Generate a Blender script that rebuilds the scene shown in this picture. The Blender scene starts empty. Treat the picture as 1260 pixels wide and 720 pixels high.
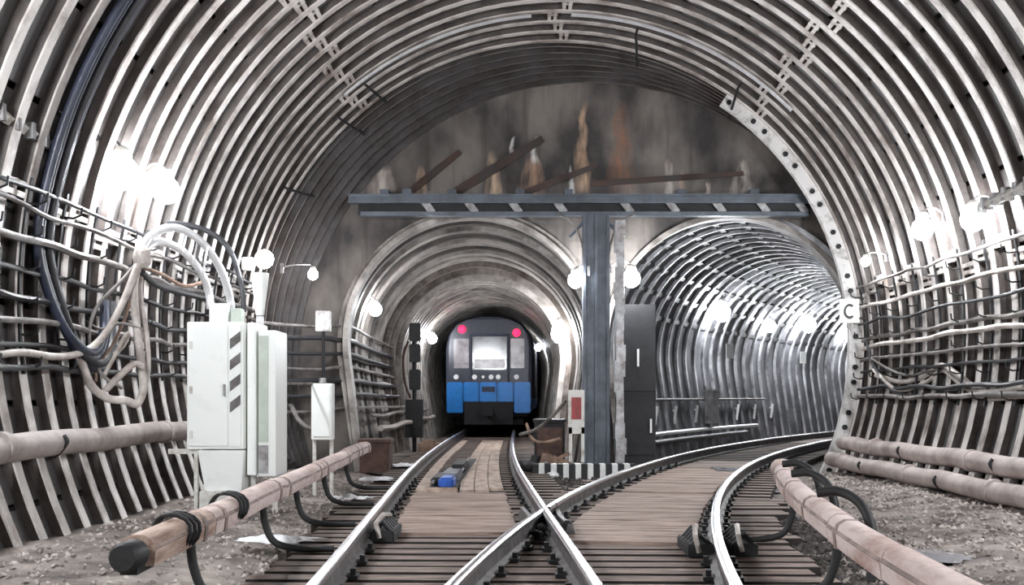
import bpy, bmesh, math, random
from mathutils import Vector, Matrix
random.seed(7)
sc = bpy.context.scene
COL = sc.collection

# ------------------------------------------------------------------ camera, world, exposure
F = 1400.0                       # focal length in pixels of the 1260 px wide frame
VX, VY, CAMZ = 640.0, 489.0, 1.2  # where the chamber's axis direction meets the frame
cam_d = bpy.data.cameras.new('camera'); cam = bpy.data.objects.new('camera', cam_d); COL.objects.link(cam)
cam.location = (0, 0, CAMZ); cam.rotation_euler = (math.pi/2, 0, 0)
cam_d.sensor_width = 36; cam_d.lens = 36*F/1260
cam_d.shift_x = (630-VX)/1260; cam_d.shift_y = (VY-360)/1260
cam_d.clip_start = 0.05; cam_d.clip_end = 300
sc.camera = cam
w = bpy.data.worlds.new('world'); sc.world = w; w.use_nodes = True
w.node_tree.nodes['Background'].inputs[0].default_value = (.55, .6, .7, 1)
w.node_tree.nodes['Background'].inputs[1].default_value = 0.05
sc.view_settings.view_transform = 'Standard'; sc.view_settings.look = 'None'
sc.view_settings.gamma = 1.0; sc.view_settings.use_curve_mapping = False
sc.view_settings.exposure = 0.75
try:
    sc.cycles.use_denoising = True
    sc.cycles.max_bounces = 6; sc.cycles.diffuse_bounces = 4; sc.cycles.glossy_bounces = 3
    sc.cycles.sample_clamp_indirect = 6
    sc.cycles.caustics_reflective = False; sc.cycles.caustics_refractive = False
except Exception:
    pass
LAMP = 2.3                       # common lamp strength factor

def P(px, py, Y):                # point at depth Y seen at a place of the photograph
    return Vector(((px-VX)*Y/F, Y, CAMZ-(py-VY)*Y/F))

# ------------------------------------------------------------------ materials
MATS = {}
def mat(name, col, rough=.7, metal=0., var=.25, scale=6., col2=None, bump=.15, bscale=30., stretch=(1,1,1), emit=None, estr=0., spec=.5, thr=None):
    m = bpy.data.materials.new(name); m.use_nodes = True
    nt = m.node_tree; N = nt.nodes; L = nt.links
    b = N['Principled BSDF']
    b.inputs['Roughness'].default_value = rough; b.inputs['Metallic'].default_value = metal
    b.inputs['Specular IOR Level'].default_value = spec
    if emit:
        b.inputs['Base Color'].default_value = (*col, 1)
        b.inputs['Emission Color'].default_value = (*emit, 1); b.inputs['Emission Strength'].default_value = estr
        MATS[name] = m; return m
    tc = N.new('ShaderNodeTexCoord'); mp = N.new('ShaderNodeMapping'); mp.inputs['Scale'].default_value = stretch
    geo = N.new('ShaderNodeNewGeometry')
    L.new(geo.outputs['Position'], mp.inputs['Vector'])
    n1 = N.new('ShaderNodeTexNoise'); n1.inputs['Scale'].default_value = scale; n1.inputs['Detail'].default_value = 6; n1.inputs['Roughness'].default_value = .65
    L.new(mp.outputs[0], n1.inputs['Vector'])
    cr = N.new('ShaderNodeValToRGB')
    c2 = col2 or tuple(c*(1-var*1.6) for c in col)
    lo, hi = thr or (.35, .62)
    cr.color_ramp.elements[0].position = lo; cr.color_ramp.elements[0].color = (*c2, 1)
    cr.color_ramp.elements[1].position = hi; cr.color_ramp.elements[1].color = (*col, 1)
    L.new(n1.outputs[0], cr.inputs[0])
    L.new(cr.outputs[0], b.inputs['Base Color'])
    if bump:
        n2 = N.new('ShaderNodeTexNoise'); n2.inputs['Scale'].default_value = bscale; n2.inputs['Detail'].default_value = 4
        L.new(mp.outputs[0], n2.inputs['Vector'])
        bp = N.new('ShaderNodeBump'); bp.inputs['Strength'].default_value = bump; bp.inputs['Distance'].default_value = .02
        L.new(n2.outputs[0], bp.inputs['Height']); L.new(bp.outputs[0], b.inputs['Normal'])
    MATS[name] = m
    return m

M = MATS
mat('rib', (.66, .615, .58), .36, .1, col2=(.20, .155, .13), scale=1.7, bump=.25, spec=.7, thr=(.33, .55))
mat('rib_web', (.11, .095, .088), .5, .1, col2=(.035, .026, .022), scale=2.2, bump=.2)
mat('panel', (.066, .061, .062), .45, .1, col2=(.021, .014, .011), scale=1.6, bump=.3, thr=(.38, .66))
mat('shell', (.03, .028, .027), .9)
mat('bend_shell', (.15, .15, .16), .5, .15, col2=(.045, .045, .05), scale=1.3, bump=.3, thr=(.38, .6))
mat('bend_rib', (.36, .36, .375), .45, .2, col2=(.06, .06, .065), scale=1.6, bump=.3, thr=(.36, .62))
mat('neck_rib', (.30, .265, .24), .5, .1, col2=(.08, .06, .05), scale=2, bump=.3)
mat('branch_rib', (.42, .385, .355), .5, .1, col2=(.10, .085, .075), scale=1.8, bump=.3)
mat('branch_shell', (.10, .084, .074), .6, col2=(.026, .021, .018), scale=1.5, bump=.3)
mat('branch_dark', (.085, .085, .09), .5, .2, col2=(.025, .025, .027), scale=2.0, bump=.3)
mat('flange', (.72, .70, .68), .6, 0, col2=(.3, .28, .26), scale=5, thr=(.3, .5))
mat('steel_dark', (.13, .15, .18), .45, .3, col2=(.075, .085, .10), scale=3)
mat('shadow_band_dark', (.05, .042, .04), .85, 0, col2=(.07, .04, .03), scale=3)  # shadow tone for the diagonal strips on the end wall
mat('steel_black', (.02, .02, .022), .55, .3)
mat('steel_worn', (.42, .42, .43), .45, .6, col2=(.2, .18, .17), scale=8)
mat('rail_side', (.17, .16, .16), .55, .5, col2=(.07, .06, .055), scale=6)
mat('rail_top', (.75, .75, .77), .28, 1., var=.1, scale=20, bump=.02)
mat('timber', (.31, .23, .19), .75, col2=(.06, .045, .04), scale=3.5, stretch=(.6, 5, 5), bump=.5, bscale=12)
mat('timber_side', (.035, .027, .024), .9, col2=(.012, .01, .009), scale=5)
mat('timber_pale', (.55, .44, .36), .75, col2=(.30, .21, .165), scale=3, stretch=(2.5, .7, 3), bump=.4, bscale=12)
mat('timber_brown', (.40, .295, .24), .7, col2=(.17, .115, .09), scale=2.2, stretch=(.8, 3, 3), bump=.4, bscale=12)
mat('ground', (.36, .31, .275), .85, col2=(.05, .038, .033), scale=1.6, bump=.8, bscale=22, thr=(.36, .68))
mat('ballast', (.55, .49, .45), .9, col2=(.12, .1, .09), scale=5, bump=.3)
mat('rubble', (.10, .085, .078), .9, col2=(.02, .018, .017), scale=5, bump=.3)
mat('white_paint', (.93, .95, .92), .4, 0, col2=(.84, .86, .83), scale=4, bump=.05, thr=(.25, .45))
mat('pale_green', (.55, .62, .54), .35, 0, var=.1)
mat('white_dirty', (.75, .74, .70), .6, 0, col2=(.42, .36, .3), scale=5, thr=(.3, .5))
mat('cover', (.68, .56, .52), .7, 0, col2=(.36, .22, .18), scale=2.4, bump=.25, stretch=(1, .5, 2), thr=(.32, .56))
mat('cover_brown', (.50, .37, .30), .7, 0, col2=(.22, .12, .08), scale=5, bump=.4, stretch=(3, .4, 4))
mat('cover_dark', (.36, .26, .22), .7, 0, col2=(.14, .10, .085), scale=3.4, bump=.25)
mat('pipe', (.50, .43, .40), .6, 0, col2=(.27, .215, .195), scale=2.2, bump=.2)
mat('pipe_grey', (.43, .38, .36), .6, 0, col2=(.24, .2, .18), scale=2.2, bump=.2)
mat('cable_grey', (.25, .23, .22), .6, col2=(.07, .06, .055), scale=4)
mat('cable_dark', (.03, .03, .034), .5)
mat('cable_blue', (.035, .042, .07), .35)
mat('cable_white', (.66, .61, .57), .5, col2=(.28, .235, .205), scale=3)
mat('conduit', (.85, .85, .86), .3, .3, var=.1)
mat('rubber', (.012, .012, .013), .6)
mat('train_blue', (.007, .17, .52), .35, .1, var=.15, bump=.02)
mat('train_dark', (.03, .034, .055), .35, .1, var=.2, bump=.0)
mat('train_roof', (.025, .03, .06), .6, .1, var=.2)
mat('train_under', (.008, .008, .01), .8)
mat('glass_cab', (.07, .075, .08), .12, 0, col2=(.025, .025, .03), scale=3, bump=0, spec=.8)
mat('glass_side', (.36, .33, .34), .2, 0, col2=(.15, .12, .14), scale=3, bump=0, spec=.8)
mat('red_lamp', (.9, .02, .05), emit=(1, .006, .03), estr=5)
mat('marker_white', (.85, .85, .85), .3, 0, var=.05, bump=0)
mat('globe', (1, 1, 1), emit=(.93, .96, 1.0), estr=60*LAMP)
mat('globe_hot', (1, 1, 1), emit=(.96, .97, 1.0), estr=220)
mat('globe_small', (1, 1, 1), emit=(.93, .96, 1.0), estr=130*LAMP)
mat('sign_white', (.8, .8, .78), .5, 0, var=.08)
mat('sign_red', (.40, .06, .06), .5, 0, col2=(.2, .05, .05), scale=12)
mat('black_paint', (.015, .015, .016), .6)
mat('blue_paint', (.02, .11, .5), .4, 0, var=.3)
mat('rust', (.12, .065, .05), .8, 0, col2=(.05, .03, .025), scale=6)
mat('copper_wood', (.33, .22, .16), .8, 0, col2=(.13, .08, .06), scale=5)
mat('paper_white', (.85, .85, .86), .8, 0, var=.08)

def wet_mat():
    m = bpy.data.materials.new('water'); m.use_nodes = True
    b = m.node_tree.nodes['Principled BSDF']
    b.inputs['Base Color'].default_value = (.42, .42, .44, 1); b.inputs['Roughness'].default_value = .06  # pale base stands in for lamp light mirrored in the water
    b.inputs['Specular IOR Level'].default_value = 1.0
    n = m.node_tree.nodes.new('ShaderNodeTexNoise'); n.inputs['Scale'].default_value = 9
    bp = m.node_tree.nodes.new('ShaderNodeBump'); bp.inputs['Strength'].default_value = .06; bp.inputs['Distance'].default_value = .02
    m.node_tree.links.new(n.outputs[0], bp.inputs['Height']); m.node_tree.links.new(bp.outputs[0], b.inputs['Normal'])
    M['water'] = m
wet_mat()

def headwall_mat():
    m = bpy.data.materials.new('end_wall'); m.use_nodes = True
    nt = m.node_tree; N = nt.nodes; L = nt.links; b = N['Principled BSDF']; b.inputs['Roughness'].default_value = .85
    geo = N.new('ShaderNodeNewGeometry'); sep = N.new('ShaderNodeSeparateXYZ'); L.new(geo.outputs['Position'], sep.inputs[0])
    def noise(scale, stretch, detail=5):
        mp = N.new('ShaderNodeMapping'); mp.inputs['Scale'].default_value = stretch; L.new(geo.outputs['Position'], mp.inputs['Vector'])
        n = N.new('ShaderNodeTexNoise'); n.inputs['Scale'].default_value = scale; n.inputs['Detail'].default_value = detail
        L.new(mp.outputs[0], n.inputs['Vector']); return n.outputs[0]
    def ramp(v, a, b_, ca, cb):
        r = N.new('ShaderNodeValToRGB'); r.color_ramp.elements[0].position = a; r.color_ramp.elements[1].position = b_
        r.color_ramp.elements[0].color = (*ca, 1); r.color_ramp.elements[1].color = (*cb, 1); L.new(v, r.inputs[0]); return r.outputs[0]
    def math_(op, a, b_=None):
        n = N.new('ShaderNodeMath'); n.operation = op
        for i, v in enumerate((a, b_)):
            if v is None: continue
            if isinstance(v, (int, float)): n.inputs[i].default_value = v
            else: L.new(v, n.inputs[i])
        return n.outputs[0]
    def mix(fac, a, colr):
        n = N.new('ShaderNodeMixRGB'); L.new(fac, n.inputs[0]); L.new(a, n.inputs[1]); n.inputs[2].default_value = (*colr, 1); return n.outputs[0]
    col = ramp(noise(1.1, (1, 1, .6), 7), .38, .64, (.045, .04, .04), (.22, .195, .175))
    st = ramp(noise(2.6, (2.2, 1, .18)), .52, .68, (0, 0, 0), (1, 1, 1))
    col = mix(math_('MULTIPLY', st, .6), col, (.05, .042, .038))
    wob = math_('MULTIPLY', math_('SUBTRACT', noise(3.5, (1, 1, .6)), .5), .28)
    xw = math_('ADD', sep.outputs[0], wob)
    wet = noise(10, (1, 1, .25), 8)
    for x0, wd, z0, z1, c in [(1.78, .24, 4.7, 6.45, (.24, .125, .08)), (1.1, .13, 4.7, 6.45, (.45, .30, .20)), (-.47, .15, 4.6, 5.55, (.50, .36, .25)),
                              (.22, .26, 4.6, 5.45, (.36, .23, .16)), (-1.75, .14, 4.6, 5.3, (.55, .38, .27)), (.9, .07, 4.6, 5.3, (.62, .6, .58)),
                              (-.12, .04, 5.4, 5.8, (.8, .78, .76)), (.28, .05, 5.3, 5.8, (.75, .73, .7)), (3.9, .2, 4.7, 5.4, (.45, .40, .36)),
                              (2.6, .08, 4.6, 5.4, (.5, .45, .4)), (2.85, .1, 4.6, 5.2, (.4, .3, .24)), (3.3, .07, 4.6, 5.0, (.5, .42, .36)), (-2.4, .3, 4.5, 5.3, (.5, .44, .4))]:
        tt = math_('SUBTRACT', 1.25, math_('MULTIPLY', math_('SUBTRACT', sep.outputs[2], z0), .8/(z1-z0)))
        dx = math_('DIVIDE', math_('DIVIDE', math_('ABSOLUTE', math_('SUBTRACT', xw, x0)), wd), tt)
        fx = math_('SUBTRACT', 1.0, dx); n = N.new('ShaderNodeClamp'); L.new(fx, n.inputs[0]); fx = n.outputs[0]
        dz = math_('DIVIDE', math_('ABSOLUTE', math_('SUBTRACT', sep.outputs[2], (z0+z1)/2)), (z1-z0)/2)
        fz = math_('MULTIPLY', math_('SUBTRACT', 1.0, dz), 3.0); n = N.new('ShaderNodeClamp'); L.new(fz, n.inputs[0]); fz = n.outputs[0]
        f = math_('MULTIPLY', math_('MULTIPLY', math_('POWER', fx, .6), fz), math_('MULTIPLY', math_('SUBTRACT', wet, .30), 3.4))
        n = N.new('ShaderNodeClamp'); L.new(f, n.inputs[0])
        col = mix(n.outputs[0], col, c)
    L.new(col, b.inputs['Base Color'])
    bp = N.new('ShaderNodeBump'); bp.inputs['Strength'].default_value = .5; bp.inputs['Distance'].default_value = .05
    L.new(noise(5, (1, 1, 1), 8), bp.inputs['Height']); L.new(bp.outputs[0], b.inputs['Normal'])
    M['end_wall'] = m
headwall_mat()

# ------------------------------------------------------------------ mesh helpers
class MB:
    def __init__(s): s.v = []; s.f = []; s.mi = []
    def face(s, idx, mi=0): s.f.append(idx); s.mi.append(mi)
    def box(s, c, size, rot=None, mi=0, taper=1.0):
        c = Vector(c); hx, hy, hz = [q/2 for q in size]; b = len(s.v)
        for z in (-1, 1):
            t = taper if z > 0 else 1.0
            for x, y in ((-1,-1),(1,-1),(1,1),(-1,1)):
                p = Vector((x*hx*t, y*hy*t, z*hz))
                if rot is not None: p = rot @ p
                s.v.append(c+p)
        for q in ((0,3,2,1),(4,5,6,7),(0,1,5,4),(1,2,6,5),(2,3,7,6),(3,0,4,7)): s.face([b+i for i in q], mi)
        return s
    def tube(s, pts, r, n=8, mi=0, caps=True, squash=1.0):
        pts = [Vector(p) for p in pts]; rr = r if isinstance(r, (list, tuple)) else [r]*len(pts)
        b = len(s.v); up = None
        for i, p in enumerate(pts):
            t = (pts[min(i+1, len(pts)-1)]-pts[max(i-1, 0)]).normalized()
            if up is None:
                up = Vector((0,0,1)) if abs(t.z) < .9 else Vector((1,0,0))
            a = t.cross(up)
            if a.length < 1e-5: a = t.orthogonal()
            a.normalize(); c = a.cross(t).normalized(); up = c
            for k in range(n):
                th = 2*math.pi*k/n
                s.v.append(p + a*math.cos(th)*rr[i] + c*math.sin(th)*rr[i]*squash)
        for i in range(len(pts)-1):
            for k in range(n):
                s.face([b+i*n+k, b+i*n+(k+1)%n, b+(i+1)*n+(k+1)%n, b+(i+1)*n+k], mi)
        if caps:
            s.face([b+k for k in range(n)][::-1], mi); e = b+(len(pts)-1)*n
            s.face([e+k for k in range(n)], mi)
        return s
    def sweep(s, frames, prof, closed=True, mis=None, caps=True):
        """frames: list of (origin, side, up); prof: list of (a,b)."""
        b = len(s.v); n = len(prof)
        for o, a, u in frames:
            for x, y in prof: s.v.append(o + a*x + u*y)
        m = n if closed else n-1
        for i in range(len(frames)-1):
            for k in range(m):
                s.face([b+i*n+k, b+i*n+(k+1)%n, b+(i+1)*n+(k+1)%n, b+(i+1)*n+k], mis[k] if mis else 0)
        if caps and closed:
            s.face([b+k for k in range(n)][::-1]); e = b+(len(frames)-1)*n
            s.face([e+k for k in range(n)])
        return s
    def ball(s, c, r, sub=2, sq=(1,1,1), jit=0, mi=0):
        bm = bmesh.new(); bmesh.ops.create_icosphere(bm, subdivisions=sub, radius=1)
        b = len(s.v); c = Vector(c)
        for v in bm.verts:
            k = r*(1+random.uniform(-jit, jit))
            s.v.append(c+Vector((v.co.x*sq[0]*k, v.co.y*sq[1]*k, v.co.z*sq[2]*k)))
        bm.verts.index_update()
        for f in bm.faces: s.face([b+v.index for v in f.verts], mi)
        bm.free(); return s
    def lathe(s, c, prof, n=12, axis='z', mi=0):
        c = Vector(c); b = len(s.v)
        for r, h in prof:
            for k in range(n):
                th = 2*math.pi*k/n; x, y = r*math.cos(th), r*math.sin(th)
                s.v.append(c + (Vector((x, y, h)) if axis == 'z' else Vector((x, h, y)) if axis == 'y' else Vector((h, x, y))))
        for i in range(len(prof)-1):
            for k in range(n): s.face([b+i*n+k, b+i*n+(k+1)%n, b+(i+1)*n+(k+1)%n, b+(i+1)*n+k], mi)
        s.face([b+k for k in range(n)], mi); e = b+(len(prof)-1)*n; s.face([e+k for k in range(n)], mi)
        return s
    def mesh(s, name, mats, smooth=None, bevel=0):
        me = bpy.data.meshes.new(name); me.from_pydata([tuple(v) for v in s.v], [], s.f)
        for m in (mats if isinstance(mats, (list, tuple)) else [mats]): me.materials.append(M[m])
        me.polygons.foreach_set('material_index', s.mi)
        bm = bmesh.new(); bm.from_mesh(me)
        if bevel: bmesh.ops.bevel(bm, geom=bm.edges[:], offset=bevel, segments=2, affect='EDGES', clamp_overlap=True)
        bmesh.ops.recalc_face_normals(bm, faces=bm.faces[:]); bm.to_mesh(me); bm.free()
        if smooth is not None:
            me.polygons.foreach_set('use_smooth', [True]*len(me.polygons))
            try: me.set_sharp_from_angle(angle=math.radians(smooth))
            except Exception: pass
        return me
    def build(s, name, mats, parent=None, smooth=None, bevel=0):
        return link(name, s.mesh(name, mats, smooth, bevel), parent)

def link(name, me, parent=None, loc=None, rot=None):
    o = bpy.data.objects.new(name, me); COL.objects.link(o)
    if parent is not None: o.parent = parent
    if loc is not None: o.location = loc
    if rot is not None: o.rotation_euler = rot
    return o
def tag(o, label, cat, group=None, kind=None):
    o['label'] = label; o['category'] = cat
    if group: o['group'] = group
    if kind: o['kind'] = kind
    return o
def thing(name, label, cat, loc=(0,0,0), rz=0, group=None):
    o = bpy.data.objects.new(name, None); COL.objects.link(o); o.location = loc; o.rotation_euler = (0, 0, rz); o.empty_display_size = .1
    return tag(o, label, cat, group)
def copy_tree(o, parent=None):
    c = o.copy(); COL.objects.link(c)
    if parent is not None: c.parent = parent
    for ch in list(o.children): copy_tree(ch, c)
    return c
def crom(pts, n=6):
    pts = [Vector(p) for p in pts]; q = [pts[0]*2-pts[1]]+pts+[pts[-1]*2-pts[-2]]; out = []
    for i in range(1, len(q)-2):
        for k in range(n):
            t = k/n; a, b, c, d = q[i-1], q[i], q[i+1], q[i+2]
            out.append(.5*((2*b)+(c-a)*t+(2*a-5*b+4*c-d)*t*t+(3*b-a-3*c+d)*t**3))
    out.append(pts[-1]); return out
RX = lambda a: Matrix.Rotation(a, 3, 'X')
RY = lambda a: Matrix.Rotation(a, 3, 'Y')
RZ = lambda a: Matrix.Rotation(a, 3, 'Z')
R_ = math.radians

# ------------------------------------------------------------------ the chamber: vault of ribbed iron rings
AX, AZ, RAD = .6, 2.03, 5.0       # axis and inner radius
Y0, Y1, BAY = 7.12, 18.64, .48
AMAX = R_(117)
def wall_x(z, side, off=0.0):     # inner rib edge of the vault at height z
    h = math.sqrt(max(.01, (RAD-off)**2-(z-AZ)**2))
    return AX+side*h
def arc_frames(cx, cz, y, r, a0, a1, n, hx=(1,0), yy=0):
    """frames along an arc; side vector = along the tunnel, up = outward radial"""
    fr = []
    ax = Vector((hx[0], -hx[1], 0)) if hx != (1,0) else Vector((1,0,0))
    along = Vector((hx[1], hx[0], 0)) if hx != (1,0) else Vector((0,1,0))
    for i in range(n+1):
        t = a0+(a1-a0)*i/n
        rad = ax*math.sin(t)+Vector((0,0,math.cos(t)))
        fr.append((Vector((cx, y, cz))+rad*r, along, rad))
    return fr

def horseshoe_frames(cx, cz, y, r, n=40):
    fr = []
    pts = [(-.88*r, -cz-.25, -.98, -.2)]+[(r*math.sin(R_(-100+200*i/n)), r*math.cos(R_(-100+200*i/n)), math.sin(R_(-100+200*i/n)), math.cos(R_(-100+200*i/n))) for i in range(n+1)]+[(.88*r, -cz-.25, .98, -.2)]
    for x, z, nx_, nz_ in pts: fr.append((Vector((cx+x, y, cz+z)), Vector((0, 1, 0)), Vector((nx_, 0, nz_))))
    return fr
b = MB(); n = 48                                             # outer shell
for k, y in enumerate((-9, 18.9)):
    for i in range(n+1):
        t = -AMAX-.05+(2*AMAX+.1)*i/n; b.v.append(Vector((AX+5.3*math.sin(t), y, AZ+5.3*math.cos(t))))
for i in range(n): b.face([i, i+1, n+2+i, n+1+i])
vault = b.build('wall_vault', 'shell'); tag(vault, 'dark arched vault of ribbed cast iron rings over the whole chamber', 'vault', kind='structure')

prof = [(-.085, .10), (-.075, .012), (-.062, 0), (.062, 0), (.075, .012), (.085, .10)]
b = MB(); b.sweep(arc_frames(0, 0, 0, RAD, -AMAX, AMAX, 72), prof, mis=[1, 0, 0, 0, 1, 1])
rib_me = b.mesh('rib', ['rib', 'rib_web'], smooth=30)
nb = int(round((Y1-Y0)/BAY))
for i in range(-5, nb+1):
    o = link('rib', rib_me, vault, (AX, Y0+i*BAY, AZ))
for i in range(6): link('rib', rib_me, vault, (AX, 4.0-i*2.0, AZ))
# pocket panels between the ribs, ten degrees each, sharing three meshes
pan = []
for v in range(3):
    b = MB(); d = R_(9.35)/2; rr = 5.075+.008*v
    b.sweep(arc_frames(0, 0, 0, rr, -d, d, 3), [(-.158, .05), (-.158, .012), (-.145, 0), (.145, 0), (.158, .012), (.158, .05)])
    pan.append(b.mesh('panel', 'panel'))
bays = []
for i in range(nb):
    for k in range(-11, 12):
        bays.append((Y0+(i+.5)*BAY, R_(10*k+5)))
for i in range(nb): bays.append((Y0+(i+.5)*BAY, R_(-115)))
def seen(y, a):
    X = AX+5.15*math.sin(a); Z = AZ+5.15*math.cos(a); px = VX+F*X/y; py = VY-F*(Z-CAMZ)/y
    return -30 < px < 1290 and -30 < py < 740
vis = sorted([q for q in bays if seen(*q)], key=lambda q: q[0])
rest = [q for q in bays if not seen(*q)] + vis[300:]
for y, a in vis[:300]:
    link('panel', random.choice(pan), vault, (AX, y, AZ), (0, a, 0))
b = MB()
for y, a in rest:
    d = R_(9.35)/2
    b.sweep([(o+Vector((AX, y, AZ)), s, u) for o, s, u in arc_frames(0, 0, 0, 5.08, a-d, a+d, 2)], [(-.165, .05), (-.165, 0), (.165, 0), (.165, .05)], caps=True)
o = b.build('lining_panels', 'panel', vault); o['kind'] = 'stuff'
# longitudinal flanges where the segments of a ring are bolted together
b = MB()
for s in (-.045, .045): b.box((s, 0, 5.05), (.05, .33, .09))
b.box((0, 0, 5.06), (.16, .08, .06))
jp = b.mesh('joint_plate', 'rib')
for i in range(nb):
    for a in (-80, -40, 0, 40, 80):
        link('joint_plate', jp, vault, (AX, Y0+(i+.5)*BAY, AZ), (0, R_(a)+R_(1.2)*((i*7) % 3-1), 0))
# end flange of the chamber, with its bolts
b = MB(); b.sweep(arc_frames(0, 0, 0, 4.80, R_(34), AMAX, 40), [(-.06, .34), (-.06, 0), (.06, 0), (.06, .34)])
fl = b.build('end_flange', 'flange', vault, smooth=30); fl.location = (AX, 18.72, AZ)
b = MB(); b.lathe((0, 0, 0), [(.045, -.03), (.045, .03)], 6, 'y'); bolt = b.mesh('bolt', 'steel_black')
for i in range(8, 27):
    a = R_(4.4*i+1.5*(i % 2)); link('bolt', bolt, fl, (4.9*math.sin(a), -.07, 4.9*math.cos(a)))

# short neck that leads from the last ring to the end wall
CB = (1.22, 1.62, 5.07); YW = 20.0
neck = None
b = MB(); st = []
for j in range(7):
    t = j/6; st.append((AX+(CB[0]-AX)*t, 18.78+(YW+.1-18.78)*t, AZ+(CB[1]-AZ)*t, 5.12+(CB[2]+.1-5.12)*t))
n = 60
for cx, y, cz, r in st:
    for i in range(n+1):
        a = R_(-112)+R_(224)*i/n; b.v.append(Vector((cx+r*math.sin(a), y, cz+r*math.cos(a))))
for j in range(6):
    for i in range(n): b.face([j*(n+1)+i, j*(n+1)+i+1, (j+1)*(n+1)+i+1, (j+1)*(n+1)+i])
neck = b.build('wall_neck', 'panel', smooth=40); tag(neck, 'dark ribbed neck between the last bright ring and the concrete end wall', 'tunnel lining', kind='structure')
for j in range(7):
    t = (j+.5)/7; cx, y, cz, r = AX+(CB[0]-AX)*t, 18.8+1.2*t, AZ+(CB[1]-AZ)*t, 5.02+.05*t
    b = MB(); b.sweep(arc_frames(cx, cz, y, r, R_(-110), R_(110), 60), [(-.03, .13), (-.025, 0), (.025, 0), (.03, .13)], mis=[1, 0, 1, 1])
    b.build('neck_rib', ['neck_rib', 'panel'], neck, smooth=30)

ORD = ['first', 'second', 'third', 'fourth', 'fifth', 'sixth', 'seventh', 'eighth', 'ninth', 'tenth', 'eleventh', 'twelfth', 'thirteenth']
# ------------------------------------------------------------------ tracks: centre lines
def c_main(y):
    pts = [(-20, .75), (0, -.12), (6.45, -.37), (11.1, -.58), (17, -.82), (23.9, -.95), (35.4, -.98), (45, -1.0), (60, -1.2)]
    for (a, p), (c, q) in zip(pts, pts[1:]):
        if a <= y <= c:
            i = pts.index((a, p)); p0 = pts[max(i-1, 0)]; p3 = pts[min(i+2, len(pts)-1)]
            m1 = (q-p0[1])/(c-p0[0]); m2 = (p3[1]-p)/(p3[0]-a); h = c-a; t = (y-a)/h
            return (2*t**3-3*t*t+1)*p+(t**3-2*t*t+t)*h*m1+(-2*t**3+3*t*t)*q+(t**3-t*t)*h*m2
    return pts[-1][1]
def c_div(y): return .088-.0045*y+.0088*y*y if y > .3 else .087-.0045*.3
def d_of(fn, y): return (fn(y+.05)-fn(y-.05))/.1
def offset_pt(fn, y, off, z=0.0):
    s = d_of(fn, y); k = 1/math.sqrt(1+s*s)
    return Vector((fn(y)+off*k, y-off*s*k, z)), Vector((k, -s*k, 0))

# ------------------------------------------------------------------ end wall with two arched openings
LC, RC, OR, OZ = -.86, 3.72, 2.22, 2.18
bm = bmesh.new(); NV = 64
def loop(cx, cz, r, y):
    vs = []
    lo = math.acos(max(-1, min(1, -(cz+.3)/r)))
    for i in range(NV+1):
        a = -lo+2*lo*i/NV; vs.append(bm.verts.new((cx+r*math.sin(a), y, cz+r*math.cos(a))))
    return vs
outer = loop(CB[0], CB[1], CB[2]+.08, YW)
l1 = [bm.verts.new(o) for o, _, _ in horseshoe_frames(LC, OZ, YW, OR)]; l2 = [bm.verts.new(o) for o, _, _ in horseshoe_frames(RC, OZ, YW, OR)]
# one closed outline: outer arc, then along the floor around both openings
chain = outer + list(reversed(l2)) + list(reversed(l1))
f = bm.faces.new(chain)
ext = bmesh.ops.extrude_face_region(bm, geom=[f])
for g in ext['geom']:
    if isinstance(g, bmesh.types.BMVert): g.co.y += .35
bmesh.ops.triangulate(bm, faces=bm.faces[:])
bmesh.ops.recalc_face_normals(bm, faces=bm.faces[:])
me = bpy.data.meshes.new('wall_end'); bm.to_mesh(me); bm.free(); me.materials.append(M['end_wall'])
wall_end = link('wall_end', me); tag(wall_end, 'stained concrete end wall with two arched openings', 'wall', kind='structure')
for cx, nm in ((LC, 'arch_edge'), (RC, 'arch_edge')):
    b = MB(); b.sweep(horseshoe_frames(cx, OZ, YW-.05, OR-.06), [(-.04, .09), (-.04, 0), (.3, 0), (.3, .09)])
    b.build(nm, 'branch_rib', wall_end, smooth=30)

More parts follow.
